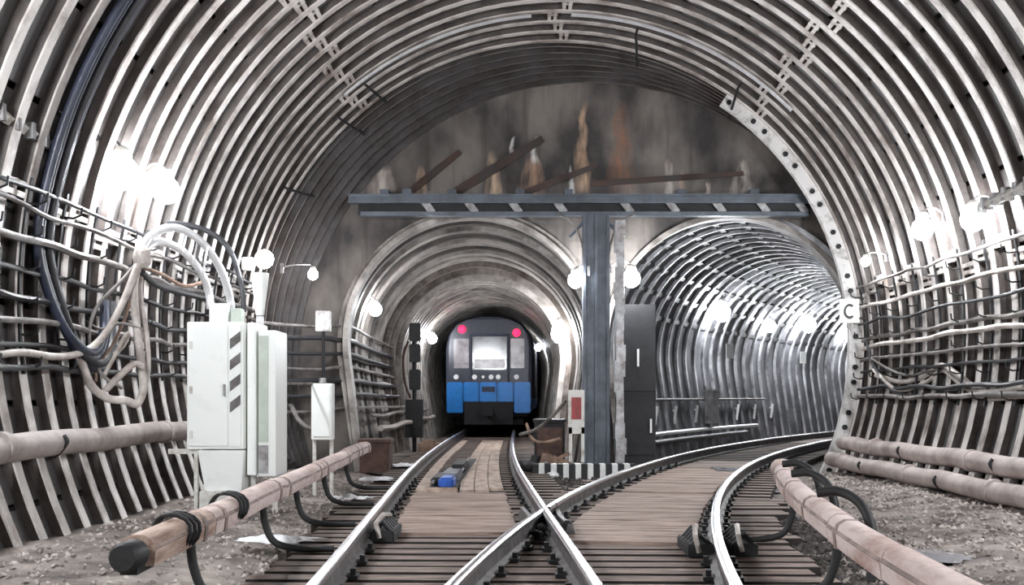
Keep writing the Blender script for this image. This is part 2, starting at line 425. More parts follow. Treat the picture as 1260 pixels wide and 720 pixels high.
# ------------------------------------------------------------------ branch tunnels
def branch(name, label, fn, ya, yb, r, zc, shell, ribm, step, wid, dep, off_x=0.0, amax=118, bars=(), rings=None, cap=True, bar_mat=None):
    ys = [ya]
    while ys[-1] < yb:
        s = d_of(fn, ys[-1]); ys.append(ys[-1]+step/math.sqrt(1+s*s))
    b = MB()
    def frame(y):
        q = d_of(fn, y); k = 1/math.sqrt(1+q*q); e = off_x*max(0, 1-(y-ya)/6)
        return fn(y)+e, (k, q*k)
    def outline(rr):            # horseshoe: arch down to just under the springing, then a wall leaning in to the floor
        out = []
        for i in range(37):
            t = R_(-100+200*i/36); out.append((rr*math.sin(t), rr*math.cos(t), math.sin(t), math.cos(t)))
        lo = (.86*rr, -zc-.2, .97, -.24)
        return [(-lo[0], lo[1], -lo[2], lo[3])]+out+[lo]
    n = 38
    for y in ys:
        cx, h = frame(y)
        for x, z, _, _ in outline(r+dep): b.v.append(Vector((cx+h[0]*x, y-h[1]*x, zc+z)))
    for j in range(len(ys)-1):
        for i in range(n): b.face([j*(n+1)+i, j*(n+1)+i+1, (j+1)*(n+1)+i+1, (j+1)*(n+1)+i])
    e0 = (len(ys)-1)*(n+1)
    if cap: b.face([e0+i for i in range(n+1)])
    root = b.build(name, shell, smooth=50); tag(root, label, 'tunnel', kind='structure')
    for j, y in enumerate(ys[:-1]):
        wid, dep = (rings[j % len(rings)] if rings else (wid, dep))
        cx, h = frame(y); al = Vector((h[1], h[0], 0)); fr = []
        for x, z, nx_, nz_ in outline(r): fr.append((Vector((cx+h[0]*x, y-h[1]*x, zc+z)), al, Vector((h[0]*nx_, -h[1]*nx_, nz_))))
        b = MB(); b.sweep(fr, [(-wid*.6, dep+.02), (-wid*.5, 0), (wid*.5, 0), (wid*.6, dep+.02)])
        b.build('ring_rib', ribm if not rings or wid > .3 else shell, root, smooth=30)
    for a in bars:
        b = MB(); fr = []
        for y in ys:
            cx, h = frame(y); rad = Vector((h[0]*math.sin(R_(a)), -h[1]*math.sin(R_(a)), math.cos(R_(a))))
            tan = Vector((h[0]*math.cos(R_(a)), -h[1]*math.cos(R_(a)), -math.sin(R_(a))))
            fr.append((Vector((cx, y, zc))+rad*(r+.03), tan, rad))
        b.sweep(fr, [(-.05, dep), (-.05, 0), (.05, 0), (.05, dep)]); b.build('segment_flange', bar_mat or ribm, root)
    return root
br_l = branch('wall_branch_left', 'branch tunnel with pale ring bands in which the train stands', c_main, 20.36, 28.2, 2.3, 2.12, 'branch_shell', 'branch_rib', .88, .30, .10, .06, rings=[(.72, .05), (.22, .03), (.34, .12), (.2, .03), (.55, .04), (.16, .06), (.42, .12)], cap=False)
br_f = branch('wall_branch_far', 'narrower stretch of tunnel that closes round the train', c_main, 28.4, 58, 2.0, 2.12, 'branch_shell', 'branch_rib', .62, .26, .07, 0)
b = MB(); b.sweep(horseshoe_frames(c_main(28.4), 2.12, 28.3, 1.97), [(-.1, .5), (-.1, 0), (.15, 0), (.15, .5)]); b.build('collar', 'branch_rib', br_f, smooth=30)
for yy, rr in ((27.3, 2.2), (27.8, 2.09)):
    b = MB(); b.sweep(horseshoe_frames(c_main(yy), 2.12, yy, rr), [(-.06, .2), (-.06, 0), (.06, 0), (.06, .2)]); b.build('collar', 'neck_rib', br_f, smooth=30)
br_r = branch('wall_branch_right', 'branch tunnel curving away to the right with a grid of ribs', c_div, 20.36, 43, 2.32, 2.12, 'bend_shell', 'bend_rib', .72, .10, .06, .1, bar_mat='branch_dark', bars=(-70, -58, -46, -34, -22, -10, 2, 14, 26, 38, 50, 62))
b = MB(); b.box((AX, -9, 2.5), (11, .1, 9)); o = b.build('wall_rear', 'panel'); tag(o, 'dark wall closing the chamber behind the viewer', 'wall', kind='structure')

# ------------------------------------------------------------------ floor
def ground_z(x, y):
    z = -.10; cd = c_div(max(y, .3))
    if y < 13.7 and c_main(y)-1.25 < x < cd+1.35: z = -.17
    if y < 19:
        if x > cd+1.35: z += min(.16, (x-cd-1.35)*.10)
        if x < c_main(y)-1.45: z += min(.10, (c_main(y)-1.45-x)*.08)
    return z + .018*math.sin(x*5.1+y*1.7)*math.sin(y*3.3-x*2.2) + random.uniform(-.014, .014)
b = MB(); nx, ny = 110, 190
for j in range(ny+1):
    y = -9+29.4*j/ny
    for i in range(nx+1):
        x = -4.6+10.5*i/nx; b.v.append(Vector((x, y, ground_z(x, y))))
for j in range(ny):
    for i in range(nx): b.face([j*(nx+1)+i, j*(nx+1)+i+1, (j+1)*(nx+1)+i+1, (j+1)*(nx+1)+i])
k0 = len(b.v)
for x, y in ((-6, 20.4), (24, 20.4), (24, 60), (-6, 60)): b.v.append(Vector((x, y, -.11)))
b.face([k0, k0+1, k0+2, k0+3])
floor = b.build('floor', 'ground', smooth=60); tag(floor, 'dirty dark tunnel floor under the tracks', 'floor', kind='structure')

sl = []
for v in range(4):
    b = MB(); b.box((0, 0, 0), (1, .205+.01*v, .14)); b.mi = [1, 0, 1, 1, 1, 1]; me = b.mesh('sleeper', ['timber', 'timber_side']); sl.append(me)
y = 3.0; k = 0
while y < 13.6:
    xl = c_main(y)-1.34+random.uniform(-.09, .06); xr = c_div(y)+1.45+random.uniform(-.08, .1)
    o = link('sleeper', sl[k % 4], floor, ((xl+xr)/2, y, -.07+random.uniform(-.008, .006)), (0, 0, random.uniform(-.008, .008)-.03)); o.scale = (xr-xl, 1, 1)
    y += .325; k += 1
while y < 34:
    for fn in (c_main, c_div):
        if fn is c_div and y > 30: continue
        s = d_of(fn, y); o = link('sleeper', sl[k % 4], floor, (fn(y), y, -.07), (0, 0, math.atan(-s) if fn is c_div else 0)); o.scale = (2.6, 1, 1)
    y += .45; k += 1
# infill boards laid between the rails of both tracks beyond the crossing
def boards(fn, ya, yb, offs, wid, name, m, z=.012, th=.05, seg=1.9):
    for off in offs:
        y = ya+random.uniform(0, .4)
        while y < yb:
            L = min(seg*random.uniform(.8, 1.1), yb-y)
            fr = []
            for q in range(3):
                p, sd = offset_pt(fn, y+(L-.02)*q/2, off, z+random.uniform(-.002, .004)); fr.append((p, sd, Vector((0,0,1))))
            b = MB(); b.sweep(fr, [(-wid/2, -th), (wid/2, -th), (wid/2, 0), (-wid/2, 0)]); b.build(name, m, floor)
            y += L
boards(c_main, 14.2, 31, (.05, .24, .43), .18, 'floor_board', 'timber_pale', .03)
boards(c_main, 14.2, 31, (-.52,), .16, 'floor_board', 'timber_pale', .03)
def cross_boards(fn, ya, yb, x0, x1, name, m, wid=.2, z=.022):
    y = ya
    while y < yb:
        p, sd = offset_pt(fn, y, (x0+x1)/2, z-.03+random.uniform(-.004, .004)); s = d_of(fn, y)
        b = MB(); b.box((0, 0, 0), (x1-x0+random.uniform(-.03, .03), wid-.014, .06)); o = b.build(name, m, floor)
        o.location = p; o.rotation_euler = (0, 0, math.atan2(sd.y, sd.x)+random.uniform(-.006, .006)); y += wid
cross_boards(c_main, 10.0, 14.1, -.60, .52, 'plank', 'timber_brown')
cross_boards(c_div, 9.4, 13.8, -.55, .62, 'plank', 'timber_brown')
cross_boards(c_div, 14.4, 21, -.55, .6, 'plank', 'timber_brown', .26)

# rails
RP = [(-.065, 0), (.065, 0), (.065, .012), (.018, .03), (.013, .115), (.036, .13), (.036, .158), (.024, .165), (-.024, .165), (-.036, .158), (-.036, .13), (-.013, .115), (-.018, .03), (-.065, .012)]
RM = [0, 0, 0, 0, 0, 1, 1, 1, 1, 1, 0, 0, 0, 0]
def rail(fn, off, ya, yb, label, step=.4):
    fr = []; n = max(2, int((yb-ya)/step))
    for i in range(n+1):
        p, sd = offset_pt(fn, ya+(yb-ya)*i/n, off, .012); fr.append((p, sd, Vector((0,0,1))))
    b = MB(); b.sweep(fr, RP, mis=RM); o = b.build('rail', ['rail_side', 'rail_top'], smooth=35)
    return tag(o, label, 'rail')
G = .78
r1 = rail(c_main, -G, 1.5, 52, 'outer running rail of the straight track, beside the beige covered rail')
r2 = rail(c_main, G, 1.5, 52, 'inner running rail of the straight track, running unbroken through the crossing')
# crossing point of the inner rail with the diverging track's rail
def gap(y): return offset_pt(c_main, y, G)[0].x-offset_pt(c_div, y, -G)[0].x
yc = 6.0
while gap(yc) > 0: yc += .01
r3 = rail(c_div, -G, 1.5, yc-.42, 'near rail of the diverging track, ending at the crossing')
r4 = rail(c_div, -G, yc+.5, 40, 'curved rail of the diverging track, leaving the crossing for the far bend')
r5 = rail(c_div, G, 1.5, 40, 'outermost curved rail of the diverging track beside the pinkish cover')
# frog casting of the crossing
fg = thing('rail_crossing', 'worn steel crossing piece where the two tracks intersect', 'rail crossing', (offset_pt(c_main, yc, G)[0].x, yc, 0))
cx0 = fg.location.x
for fn, off, sgn in ((c_div, -G, -1), (c_div, -G, 1)):
    fr = []
    for i in range(5):
        yy = yc+sgn*(.10+.36*i/4); p, sd = offset_pt(fn, yy, off, .012); fr.append((p-fg.location, sd, Vector((0,0,1))))
    b = MB(); b.sweep(fr, RP, mis=RM); b.build('point_rail', ['rail_side', 'rail_top'], fg, smooth=35)
b = MB(); b.box((-.02, -.05, .05), (.34, 1.3, .05)); b.build('bed_plate', 'steel_black', fg)
for dx, dy in ((-.14, -.62), (.13, -.62)):
    b = MB(); b.lathe((dx*1.35, dy, .09), [(.0, -.03), (.05, -.03), (.055, 0), (.05, .03), (0, .03)], 10, 'y'); b.build('bolt_head', 'rubber', fg)
for i in range(9):
    b = MB(); b.ball((random.uniform(-.11, .10), random.uniform(-.9, -.35), random.uniform(.03, .10)), random.uniform(.03, .055), 1, (1, 1, .7), .2); b.build('grease_lump', 'rubber', fg)
for sgn in (-1, 1):
    b = MB(); fr = []
    for i in range(7):
        yy = yc-.7+1.5*i/6; p, sd = offset_pt(c_main, yy, G+sgn*(.14+.03*abs(i-3)/3), .012); fr.append((p-fg.location, sd, Vector((0,0,1))))
    b.sweep(fr, [(-.05, 0), (.05, 0), (.02, .10), (-.02, .10)]); b.build('wing_rail', 'rail_side', fg)

# rail base plates, parts of the rails
b = MB(); b.box((0, 0, .012), (.26, .15, .024)); b.box((-.095, 0, .04), (.035, .06, .05)); b.box((.095, 0, .04), (.035, .06, .05)); plate = b.mesh('base_plate', 'steel_black')
for r, fn, off, ya, yb in ((r1, c_main, -G, 6.2, 16), (r2, c_main, G, 6.2, 16), (r3, c_div, -G, 6.2, yc-.5), (r4, c_div, -G, yc+.6, 20), (r5, c_div, G, 6.2, 20)):
    yy = ya
    while yy < yb:
        p, sd = offset_pt(fn, 3.0+.325*round((yy-3.0)/.325), off, .006); link('base_plate', plate, r, p, (0, 0, math.atan2(sd.y, sd.x))); yy += .65
# greasy fastening blocks on the rails
def clamp(fn, off, y, side, label):
    p, sd = offset_pt(fn, y, off+side*.16, 0); t = thing('rail_clamp', label, 'rail clamp', p)
    b = MB(); b.box((0, 0, .05), (.2, .62, .10)); b.build('block', 'rubber', t, bevel=.01)
    for q in range(5):
        b = MB(); b.tube([(-.07*side, -.26+.12*q, .09), (.0, -.26+.12*q, .17), (.09*side, -.26+.12*q, .06)], .022, 6); b.build('spring_clip', 'steel_black', t)
    b = MB(); b.tube([(-.02, -.30, .04), (-.05, -.31, .16), (-.02, -.1, .21), (.02, .1, .19)], .022, 6); b.build('grease_pipe', 'cable_white', t)
clamp(c_main, -G, 9.7, 1, 'black spring clamp with a white pipe inside the outer straight rail')
clamp(c_div, G, 8.9, -1, 'black spring clamp with a white pipe inside the outermost curved rail')
clamp(c_div, G, 9.0, 1, 'black spring clamp outside the outermost curved rail')

# ------------------------------------------------------------------ contact rails with covers
SC = .78
def contact_rail(fn, off, ya, yb, label, name, arms, seg=1.25, cut_end=True):
    t = thing(name, label, 'contact rail', offset_pt(fn, ya, off)[0])
    o0 = t.location
    prof = [(x*SC, z*SC) for x, z in [(-.105, 0), (.105, 0), (.115, .10), (.09, .165), (.04, .195), (-.04, .195), (-.09, .165), (-.115, .10)]]
    def fr(a, c, z, n=5):
        return [(lambda q: (q[0]-o0, q[1], Vector((0,0,1))))(offset_pt(fn, a+(c-a)*i/n, off, z)) for i in range(n+1)]
    b = MB(); b.sweep(fr(ya-.12, yb, .36, 24), [(-.04, 0), (.04, 0), (.04, .09), (-.04, .09)]); b.build('conductor', 'steel_black', t)
    y = ya; i = 0
    while y < yb-.05:
        e = min(y+seg*random.uniform(.85, 1.15), yb)
        dz = random.uniform(-.008, .012)
        b = MB(); b.sweep(fr(y+.012, e-.012, .37+dz), prof); c = b.build('cover', 'cover_brown' if (i == 0 and off < 0) else 'cover', t, smooth=40)
        b = MB(); s = random.choice((.2, .8)); yy = y+(e-y)*s
        b.sweep(fr(yy-.035, yy+.035, .362+dz, 1), [(x*1.08, z*1.06) for x, z in prof]); b.build('strap', 'cover_dark', c, smooth=40)
        b = MB(); b.sweep(fr(y+.02, e-.02, .455+dz), [(-.122*SC, 0), (-.104*SC, .015), (-.104*SC, -.015)]); b.build('groove', 'cover_dark', c)
        b = MB(); b.sweep(fr(y+.02, e-.02, .455+dz), [(.122*SC, 0), (.104*SC, .015), (.104*SC, -.015)]); b.build('groove', 'cover_dark', c)
        y = e; i += 1
    for ay, side in arms:
        p, sd = offset_pt(fn, ay, off, 0); p = p-o0
        b = MB(); b.tube(crom([p+Vector((0,0,.40)), p+sd*side*.02+Vector((0,0,.22)), p+sd*side*.10+Vector((0,0,.07)), p+sd*side*.32+Vector((0,0,.02)), p+sd*side*.55+Vector((0,0,.02))], 5), .028, 8)
        b.build('bracket_arm', 'rubber', t, smooth=60)
    return t, o0
lt, lo0 = contact_rail(c_main, -1.52, 5.55, 17.3, 'long beige covered contact rail beside the white cabinet, with a black end', 'contact_rail', [(6.6, 1), (8.9, 1), (10.6, 1), (12.6, 1), (14.8, 1)])
p, sd = offset_pt(c_main, 5.5, -1.52, .45)
b = MB(); b.lathe(p-lo0, [(.0, -.15), (.06, -.15), (.072, -.13), (.072, .02), (0, .02)], 14, 'y'); b.build('end_cap', 'rubber', lt, smooth=40)
for y in (6.25, 7.6):
    p, sd = offset_pt(c_main, y, -1.52, .47); pts = []
    for ring_i in range(3):
        b = MB(); pp = []
        for i in range(17):
            a = 2*math.pi*i/16; pp.append(p-lo0+sd*math.cos(a)*(.105+.008*ring_i)+Vector((0, -.06+.06*ring_i+.02*math.sin(3*a), math.sin(a)*.1)))
        b.tube(pp, .012, 6); b.build('cable_wrap', 'steel_black', lt)
rt, ro0 = contact_rail(c_div, 1.42, 3.6, 11.9, 'pinkish beige covered contact rail beside the outermost curved rail', 'contact_rail', [(6.9, -1), (9.6, -1)], 1.6)
for y in (7.7, 9.6, 11.0):
    p, sd = offset_pt(c_div, y, 1.42, .47); b = MB()
    b.tube(crom([p-ro0+Vector((0,0,.1))-sd*.02, p-ro0+sd*.12+Vector((0,-.05,.11)), p-ro0+sd*.22+Vector((0,-.2,.02)), p-ro0+sd*.24+Vector((0,-.35,-.2)), p-ro0+sd*.2+Vector((0,-.4,-.42))], 5), .033, 8)
    b.build('feeder_cable', 'rubber', rt, smooth=60)
p, sd = offset_pt(c_div, 12.0, 1.42, .47); b = MB(); b.ball(p-ro0, .12, 2, (1, 1.2, .85), .03); b.build('end_boot', 'cover', rt, smooth=60)

# ------------------------------------------------------------------ steel frame in front of the end wall
YB = 19.35
fb = thing('portal_beam', 'dark steel double beam spanning the end wall below the stained concrete', 'beam', (0, YB, 0))
def at(px, py, Y=YB):
    q = P(px, py, Y); return Vector((q.x, q.y-YB, q.z))
z_top = at(0, 246).z; z_bot = at(0, 264).z; xl = at(430, 0).x; xr = at(1008, 0).x
b = MB(); b.box(((xl+xr)/2, 0, z_top), (xr-xl, .24, .13)); b.box(((xl+xr)/2, -.13, z_top+.06), (xr-xl, .06, .03)); b.box(((xl+xr)/2, -.13, z_top-.06), (xr-xl, .06, .03)); b.build('upper_channel', 'steel_dark', fb)
b = MB(); b.box(((xl+xr)/2+.0, 0, z_bot), (xr-xl-.4, .20, .07)); b.build('lower_flange', 'steel_dark', fb)
b = MB(); b.box(((xl+xr)/2, .03, (z_top+z_bot)/2), (xr-xl-.3, .03, z_top-z_bot)); b.build('web_plate', 'steel_black', fb)
for px in (527, 580, 634, 689, 771, 827, 884, 938, 985):
    x = at(px, 0).x; b = MB(); b.box((x, -.06, (z_top+z_bot)/2), (.12, .02, .26), RY(R_(-38))); b.build('lacing_plate', 'steel_worn', fb)
for px in (472, 500, 555, 640, 700, 840, 930):
    x = at(px, 0).x; b = MB(); b.box((x, .36, z_top+.12), (.15, .56, .16)); b.build('tie_strut', 'steel_dark', fb)
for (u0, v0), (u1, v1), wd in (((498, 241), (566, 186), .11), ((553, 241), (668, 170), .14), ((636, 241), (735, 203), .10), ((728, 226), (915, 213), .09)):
    A, B = P(u0, v0, 19.9), P(u1, v1, 19.9); D = (B-A); b = MB(); b.sweep([(A+D*t-fb.location, Vector((-D.z, 0, D.x)).normalized()*wd*k, Vector((0, 1, 0))) for t, k in ((0, .55), (.6, .55), (1, .4))], [(-1, 0), (1, 0), (1, .05), (-1, .05)]); b.build('shadow_band', 'shadow_band_dark', fb)  # dark strips standing in for the shadow bands above the beam
cp = thing('steel_column', 'dark steel column standing between the two branch tunnels', 'column', (P(733, 0, YB).x, YB, -.05))
H = z_bot+.02
b = MB(); b.box((0, 0, H/2), (.05, .34, H)); b.build('web', 'steel_dark', cp)
for s in (-1, 1):
    b = MB(); b.box((s*.2, 0, H/2), (.05, .36, H)); b.build('flange', 'steel_dark', cp)
b = MB(); b.box((.0, -.12, H/2), (.36, .03, H)); b.build('front_plate', 'steel_dark', cp)
b = MB(); b.box((0, 0, .03), (.6, .6, .06)); b.build('base_plate', 'steel_black', cp)
for s in (-1, 1):
    b = MB(); b.box((s*.3, 0, H-.2), (.42, .05, .05), RY(R_(s*48))); b.build('knee_brace', 'steel_dark', cp)
    b = MB(); b.tube(crom([(s*.65, -.1, H+.02), (s*.42, -.14, H-.12), (s*.24, -.16, H-.5), (s*.2, -.16, H-1.2)], 6), .02, 6); b.build('conduit', 'cable_grey', cp)
# clad post with peeling paint next to the column
b = MB()
for i in range(16):
    b.box((.0+.012*math.sin(i*2.1), 0, .12+i*.26), (.15+.03*math.sin(i*1.3), .2, .27), RZ(.1*math.sin(i)))
o = b.build('pipe_casing', 'steel_worn'); o.location = (P(762, 0, 19.1).x, 19.05, 0); tag(o, 'rough grey casing standing against the steel column', 'casing')
# added dark stand-in for the tunnel wall lying in shadow, a flat panel
dl = thing('shade_panel', 'tall dark shade panel standing in for the shadowed tunnel wall beside the column', 'shade panel', (P(786, 0, 19.6).x, 19.62, -.04))
b = MB(); b.box((0, 0, 1.42), (.58, .10, 2.84)); b.build('slab', 'steel_black', dl, bevel=.01)
for z in (.3, 1.4):
    b = MB(); b.box((0, -.065, z), (.56, .04, .10)); b.build('shade_panel_rib', 'steel_black', dl)
b = MB(); b.box((-.02, -.1, 1.92), (.035, .02, .30)); b.build('shade_panel_marker', 'sign_white', dl)
b = MB(); b.box((.2, -.1, .75), (.035, .02, .24)); b.build('shade_panel_marker', 'sign_white', dl)

# ------------------------------------------------------------------ lamps
lamp_proto = {}
def lamp(pos, wall_dir, label, r=.11, kind='globe', arm=.3):
    """globe lamp on a bracket; wall_dir points from the globe to the wall"""
    t = thing('tunnel_lamp', label, 'lamp', pos, 0, 'tunnel wall lamps'); d = Vector(wall_dir).normalized()
    key = (kind, r)
    if key not in lamp_proto:
        b = MB(); b.ball((0,0,0), r, 2, (1, 1, 1.05)); g = b.mesh('globe', kind, smooth=180)
        b = MB(); b.lathe((0,0,0), [(.0, r*.8), (r*.55, r*.82), (r*.6, r*1.05), (r*.45, r*1.5), (r*.2, r*1.6), (0, r*1.6)], 12); c = b.mesh('cap', 'white_dirty', smooth=40)
        lamp_proto[key] = (g, c)
    g, c = lamp_proto[key]
    link('globe', g, t); link('cap', c, t)
    b = MB(); b.tube(crom([(0, 0, r*1.55), d*.06+Vector((0,0,r*1.9)), d*arm*.6+Vector((0,0,r*1.9)), d*arm+Vector((0,0,r*1.4))], 4), .014, 6)
    b.box(d*arm+Vector((0,0,r*1.2)), (.05, .05, .16)); b.build('bracket', 'steel_worn', t)
    return t
NL, NR = (-1, 0, 0), (1, 0, 0)
lamp(P(150, 213, 11.55), NL, 'bright globe lamp over the cable tangle, the nearer of a close pair', .17, arm=.26)
lamp(P(204, 234, 12.6), NL, 'bright globe lamp over the cable tangle, the farther of a close pair', .15, arm=.26)
lamp(P(385, 338, 18.45), NL, 'small lamp high on the wall just before the end wall, above the pole box', .085, 'globe_hot', .5)
lamp(P(1135, 282, 14.6), NR, 'bright globe lamp on the ribbed wall above the loose cable bundle', .14, arm=.28)
lamp(P(1197, 270, 13.0), NR, 'bright globe lamp beside the sloping white fixture channel', .14, arm=.26)
lamp(P(1065, 322, 16.9), NR, 'small lamp at the bright end flange above the letter sign', .07, 'globe_small', .32)
lamp(P(462, 381, 22.6), NL, 'bright lamp on the wall of the train tunnel near its mouth', .13, arm=.3)
lamp(P(532, 417, 33), NL, 'lamp behind the signal mast beside the train', .14, arm=.25)
lamp(P(690, 410, 27.4), NR, 'dazzling lamp on the tunnel wall between the train and the column', .24, arm=.25)
lamp(P(662, 428, 40.5), NR, 'added lamp deeper in the train tunnel that brightens its ribs', .12, arm=.25)  # added to whiten the ribs beside the train
lamp(P(708, 345, 19.2), NR, 'bright lamp fixed to the steel column on the train side', .13, arm=.22)
lamp(P(777, 343, 19.2), NL, 'bright lamp fixed to the steel column on the bend side', .15, arm=.36)
lamp(P(888, 385, 28.3), (-.9, .4, 0), 'bright lamp on the curved tunnel wall, first in from the column', .22, arm=.3)
lamp(P(948, 402, 32.6), (-.87, .5, 0), 'lamp on the curved tunnel wall, second in from the column', .16, arm=.3)
lamp(P(995, 400, 35.2), (-.85, .5, 0), 'lamp on the curved tunnel wall, third in from the column', .23, arm=.3)
lamp(P(1044, 411, 39.3), (-.8, .55, 0), 'lamp on the curved tunnel wall beneath the letter sign', .2, arm=.3)
for i, y in enumerate((6.8, 3.2, -.6, -4.4)):  # unseen lamps added along both walls to brighten the near chamber
    lamp((wall_x(3.35, -1)+.28, y, 3.35), NL, 'added unseen globe lamp on the cabinet side wall, '+ORD[i]+' one beyond the picture edge', .215, arm=.28)
    lamp((wall_x(3.3, 1)-.28, y+1.2, 3.3), NR, 'added unseen globe lamp on the pipe side wall, '+ORD[i]+' one beyond the picture edge', .215, arm=.28)

# ------------------------------------------------------------------ the train
ty = 35.0
tr = thing('metro_train', 'blue and black metro train seen from the end, two red lamps lit', 'train', (-.97, ty, .165), R_(-1.9))
def tz(py): return CAMZ-(py-VY)*ty/F-.165
sect = [(-1.28, .62), (-1.36, 1.0), (-1.36, 2.6), (-1.28, 3.0), (-1.05, 3.32), (-.7, 3.52), (-.3, 3.60)]
sect = sect+[(-x, z) for x, z in reversed(sect)]
b = MB()
for yy, k in ((.12, .97), (.45, 1.0), (19, 1.0)):
    for x, z in sect: b.v.append(Vector((x*k, yy, .62+(z-.62)*k)))
n = len(sect)
for j in range(2):
    for i in range(n):
        z = (sect[i][1]+sect[(i+1) % n][1])/2
        b.face([j*n+i, j*n+(i+1) % n, (j+1)*n+(i+1) % n, (j+1)*n+i], 1 if z > 1.75 else 0)
b.face(list(range(n))[::-1], 1); b.face([2*n+i for i in range(n)], 1)
body = b.build('body', ['train_blue', 'train_roof'], tr, smooth=35)
# front mask
b = MB()
mk = [(-1.22, 1.45), (-1.24, 2.6), (-1.17, 3.0), (-.97, 3.28), (-.6, 3.44), (.6, 3.44), (.97, 3.28), (1.17, 3.0), (1.24, 2.6), (1.22, 1.45)]
for yy in (.02, .13):
    for x, z in mk: b.v.append(Vector((x, yy, z)))
n = len(mk); b.face(list(range(n))[::-1]); b.face([n+i for i in range(n)])
for i in range(n): b.face([i, (i+1) % n, n+(i+1) % n, n+i])
mask = b.build('front_mask', 'train_dark', tr, bevel=.02)
def fbox(name, x0, x1, z0, z1, m, y=-.0, th=.05, parent=None, bev=.012):
    b = MB(); b.box(((x0+x1)/2, y, (z0+z1)/2), (x1-x0, th, z1-z0)); return b.build(name, m, parent or tr, bevel=bev)
fbox('side_window', -1.07, -.60, 1.93, 2.84, 'glass_side')
fbox('side_window', .68, 1.10, 1.93, 2.84, 'glass_side')
fbox('door_window', -.50, .56, 1.88, 2.90, 'glass_cab')
for x0, x1 in ((-.58, -.52), (.58, .64)): fbox('door_post', x0, x1, 1.5, 3.0, 'train_roof', -.01, .06)
fbox('door_header', -.58, .64, 2.92, 3.0, 'train_roof', -.01, .06)
fbox('sun_blind', -.44, .50, 1.93, 2.22, 'glass_side', -.022, .02)
for x in (-1.0, -.43, -.17, .08, .30, .86):
    b = MB(); rr = .045 if x == -.17 else .075
    b.lathe((x, 0, 1.66), [(0, -.035), (rr, -.035), (rr*1.1, 0), (rr*1.1, .03), (0, .03)], 12, 'y'); b.build('marker_lamp', 'marker_white', tr, smooth=40)
for x, z in ((-.82, 3.13), (.86, 3.02)):
    b = MB(); b.ball((x, -.01, z), .12, 2, (1, .5, 1)); b.build('tail_lamp', 'red_lamp', tr, smooth=180)
xs = [-1.3, -.78, -.28, .27, .78, 1.3]
for i in range(5):
    lo = .55 if i in (0, 4) else .88
    b = MB(); b.box(((xs[i]+xs[i+1])/2, .05, (lo+1.5)/2), (xs[i+1]-xs[i]-.02, .22, 1.5-lo)); b.build('apron_panel', 'train_blue', tr, bevel=.03)
fbox('number_plate', -.2, .2, 1.2, 1.36, 'train_roof', -.07, .02)
b = MB(); b.box((0, .3, .55), (1.5, .7, .7)); b.build('underframe', 'train_under', tr)
b = MB(); b.tube([(0, -.45, .62), (0, .3, .62)], .11, 10); b.box((0, -.5, .62), (.34, .16, .3)); b.build('coupler', 'train_under', tr)
for x in (-.78, .78):
    b = MB(); b.lathe((x, 1.6, .42), [(0, -.06), (.40, -.06), (.42, .02), (.42, .06), (0, .06)], 20, 'x'); b.build('wheel', 'train_under', tr, smooth=40)
b = MB(); b.box((0, 2, .35), (2.1, 2.6, .35)); b.build('bogie', 'train_under', tr)
b = MB(); b.box((0, 9.5, .6), (2.4, 18.5, .3)); b.build('floor_frame', 'train_under', tr)

# ------------------------------------------------------------------ white cabinets at the wall
cy = 11.9
def cpos(px, py): return P(px, py, cy)
cb = thing('equipment_cabinet', 'tall white metal cabinet with slanted hazard stripes and a tapered foot', 'cabinet', (P(265, 0, cy).x, cy+.3, 0))
ox, oy = cb.location.x, cb.location.y
def cbx(parent, name, px0, px1, py0, py1, y0, y1, m, bev=.008, org=None):
    a, c = P(px0, py0, cy), P(px1, py1, cy); b = MB()
    b.box(((a.x+c.x)/2-org[0], (y0+y1)/2-org[1], (a.z+c.z)/2), (abs(c.x-a.x), y1-y0, abs(a.z-c.z))); return b.build(name, m, parent, bevel=bev)
cbx(cb, 'body', 230, 299, 396, 553, cy, cy+.6, 'white_paint', org=(ox, oy))
cbx(cb, 'door', 233, 281, 400, 549, cy-.025, cy+.01, 'white_paint', org=(ox, oy))
b = MB(); a0 = P(242, 553, cy); a1 = P(299, 553, cy); z1 = a0.z-.012; z0 = P(0, 606, cy).z
for z, xa, xb in ((z0, P(252, 0, cy).x, P(296, 0, cy).x), (z1, a0.x, a1.x)):
    for x, y in ((xa, cy+.02), (xb, cy+.02), (xb, cy+.55), (xa, cy+.55)): b.v.append(Vector((x-ox, y-oy, z)))
for q in ((0,3,2,1),(4,5,6,7),(0,1,5,4),(1,2,6,5),(2,3,7,6),(3,0,4,7)): b.face(list(q))
b.build('lower_housing', 'white_paint', cb, bevel=.006)
cbx(cb, 'foot_box', 246, 283, 604, 628, cy-.03, cy+.3, 'white_dirty', org=(ox, oy))
for px in (248, 292):
    a = P(px, 0, cy); b = MB(); b.box((a.x-ox, cy+.1-oy, .1), (.05, .05, .36)); b.build('leg', 'white_dirty', cb)
cbx(cb, 'stripe_panel', 283, 297, 400, 549, cy-.02, cy+.01, 'white_paint', .002, org=(ox, oy))
for i in range(4):
    c = P(290, 420+i*26, cy); b = MB(); b.v += [Vector((c.x-ox-.055, cy-.026-oy, c.z-.085)), Vector((c.x-ox+.055, cy-.026-oy, c.z+.0)), Vector((c.x-ox+.055, cy-.026-oy, c.z+.105)), Vector((c.x-ox-.055, cy-.026-oy, c.z+.02))]
    b.v += [v+Vector((0, .008, 0)) for v in b.v[:4]]
    for q in ((0,1,2,3),(4,7,6,5),(0,4,5,1),(1,5,6,2),(2,6,7,3),(3,7,4,0)): b.face(list(q))
    b.build('hazard_stripe', 'rail_side', cb)
cbx(cb, 'cable_gland', 254, 277, 372, 396, cy+.1, cy+.35, 'white_paint', org=(ox, oy))
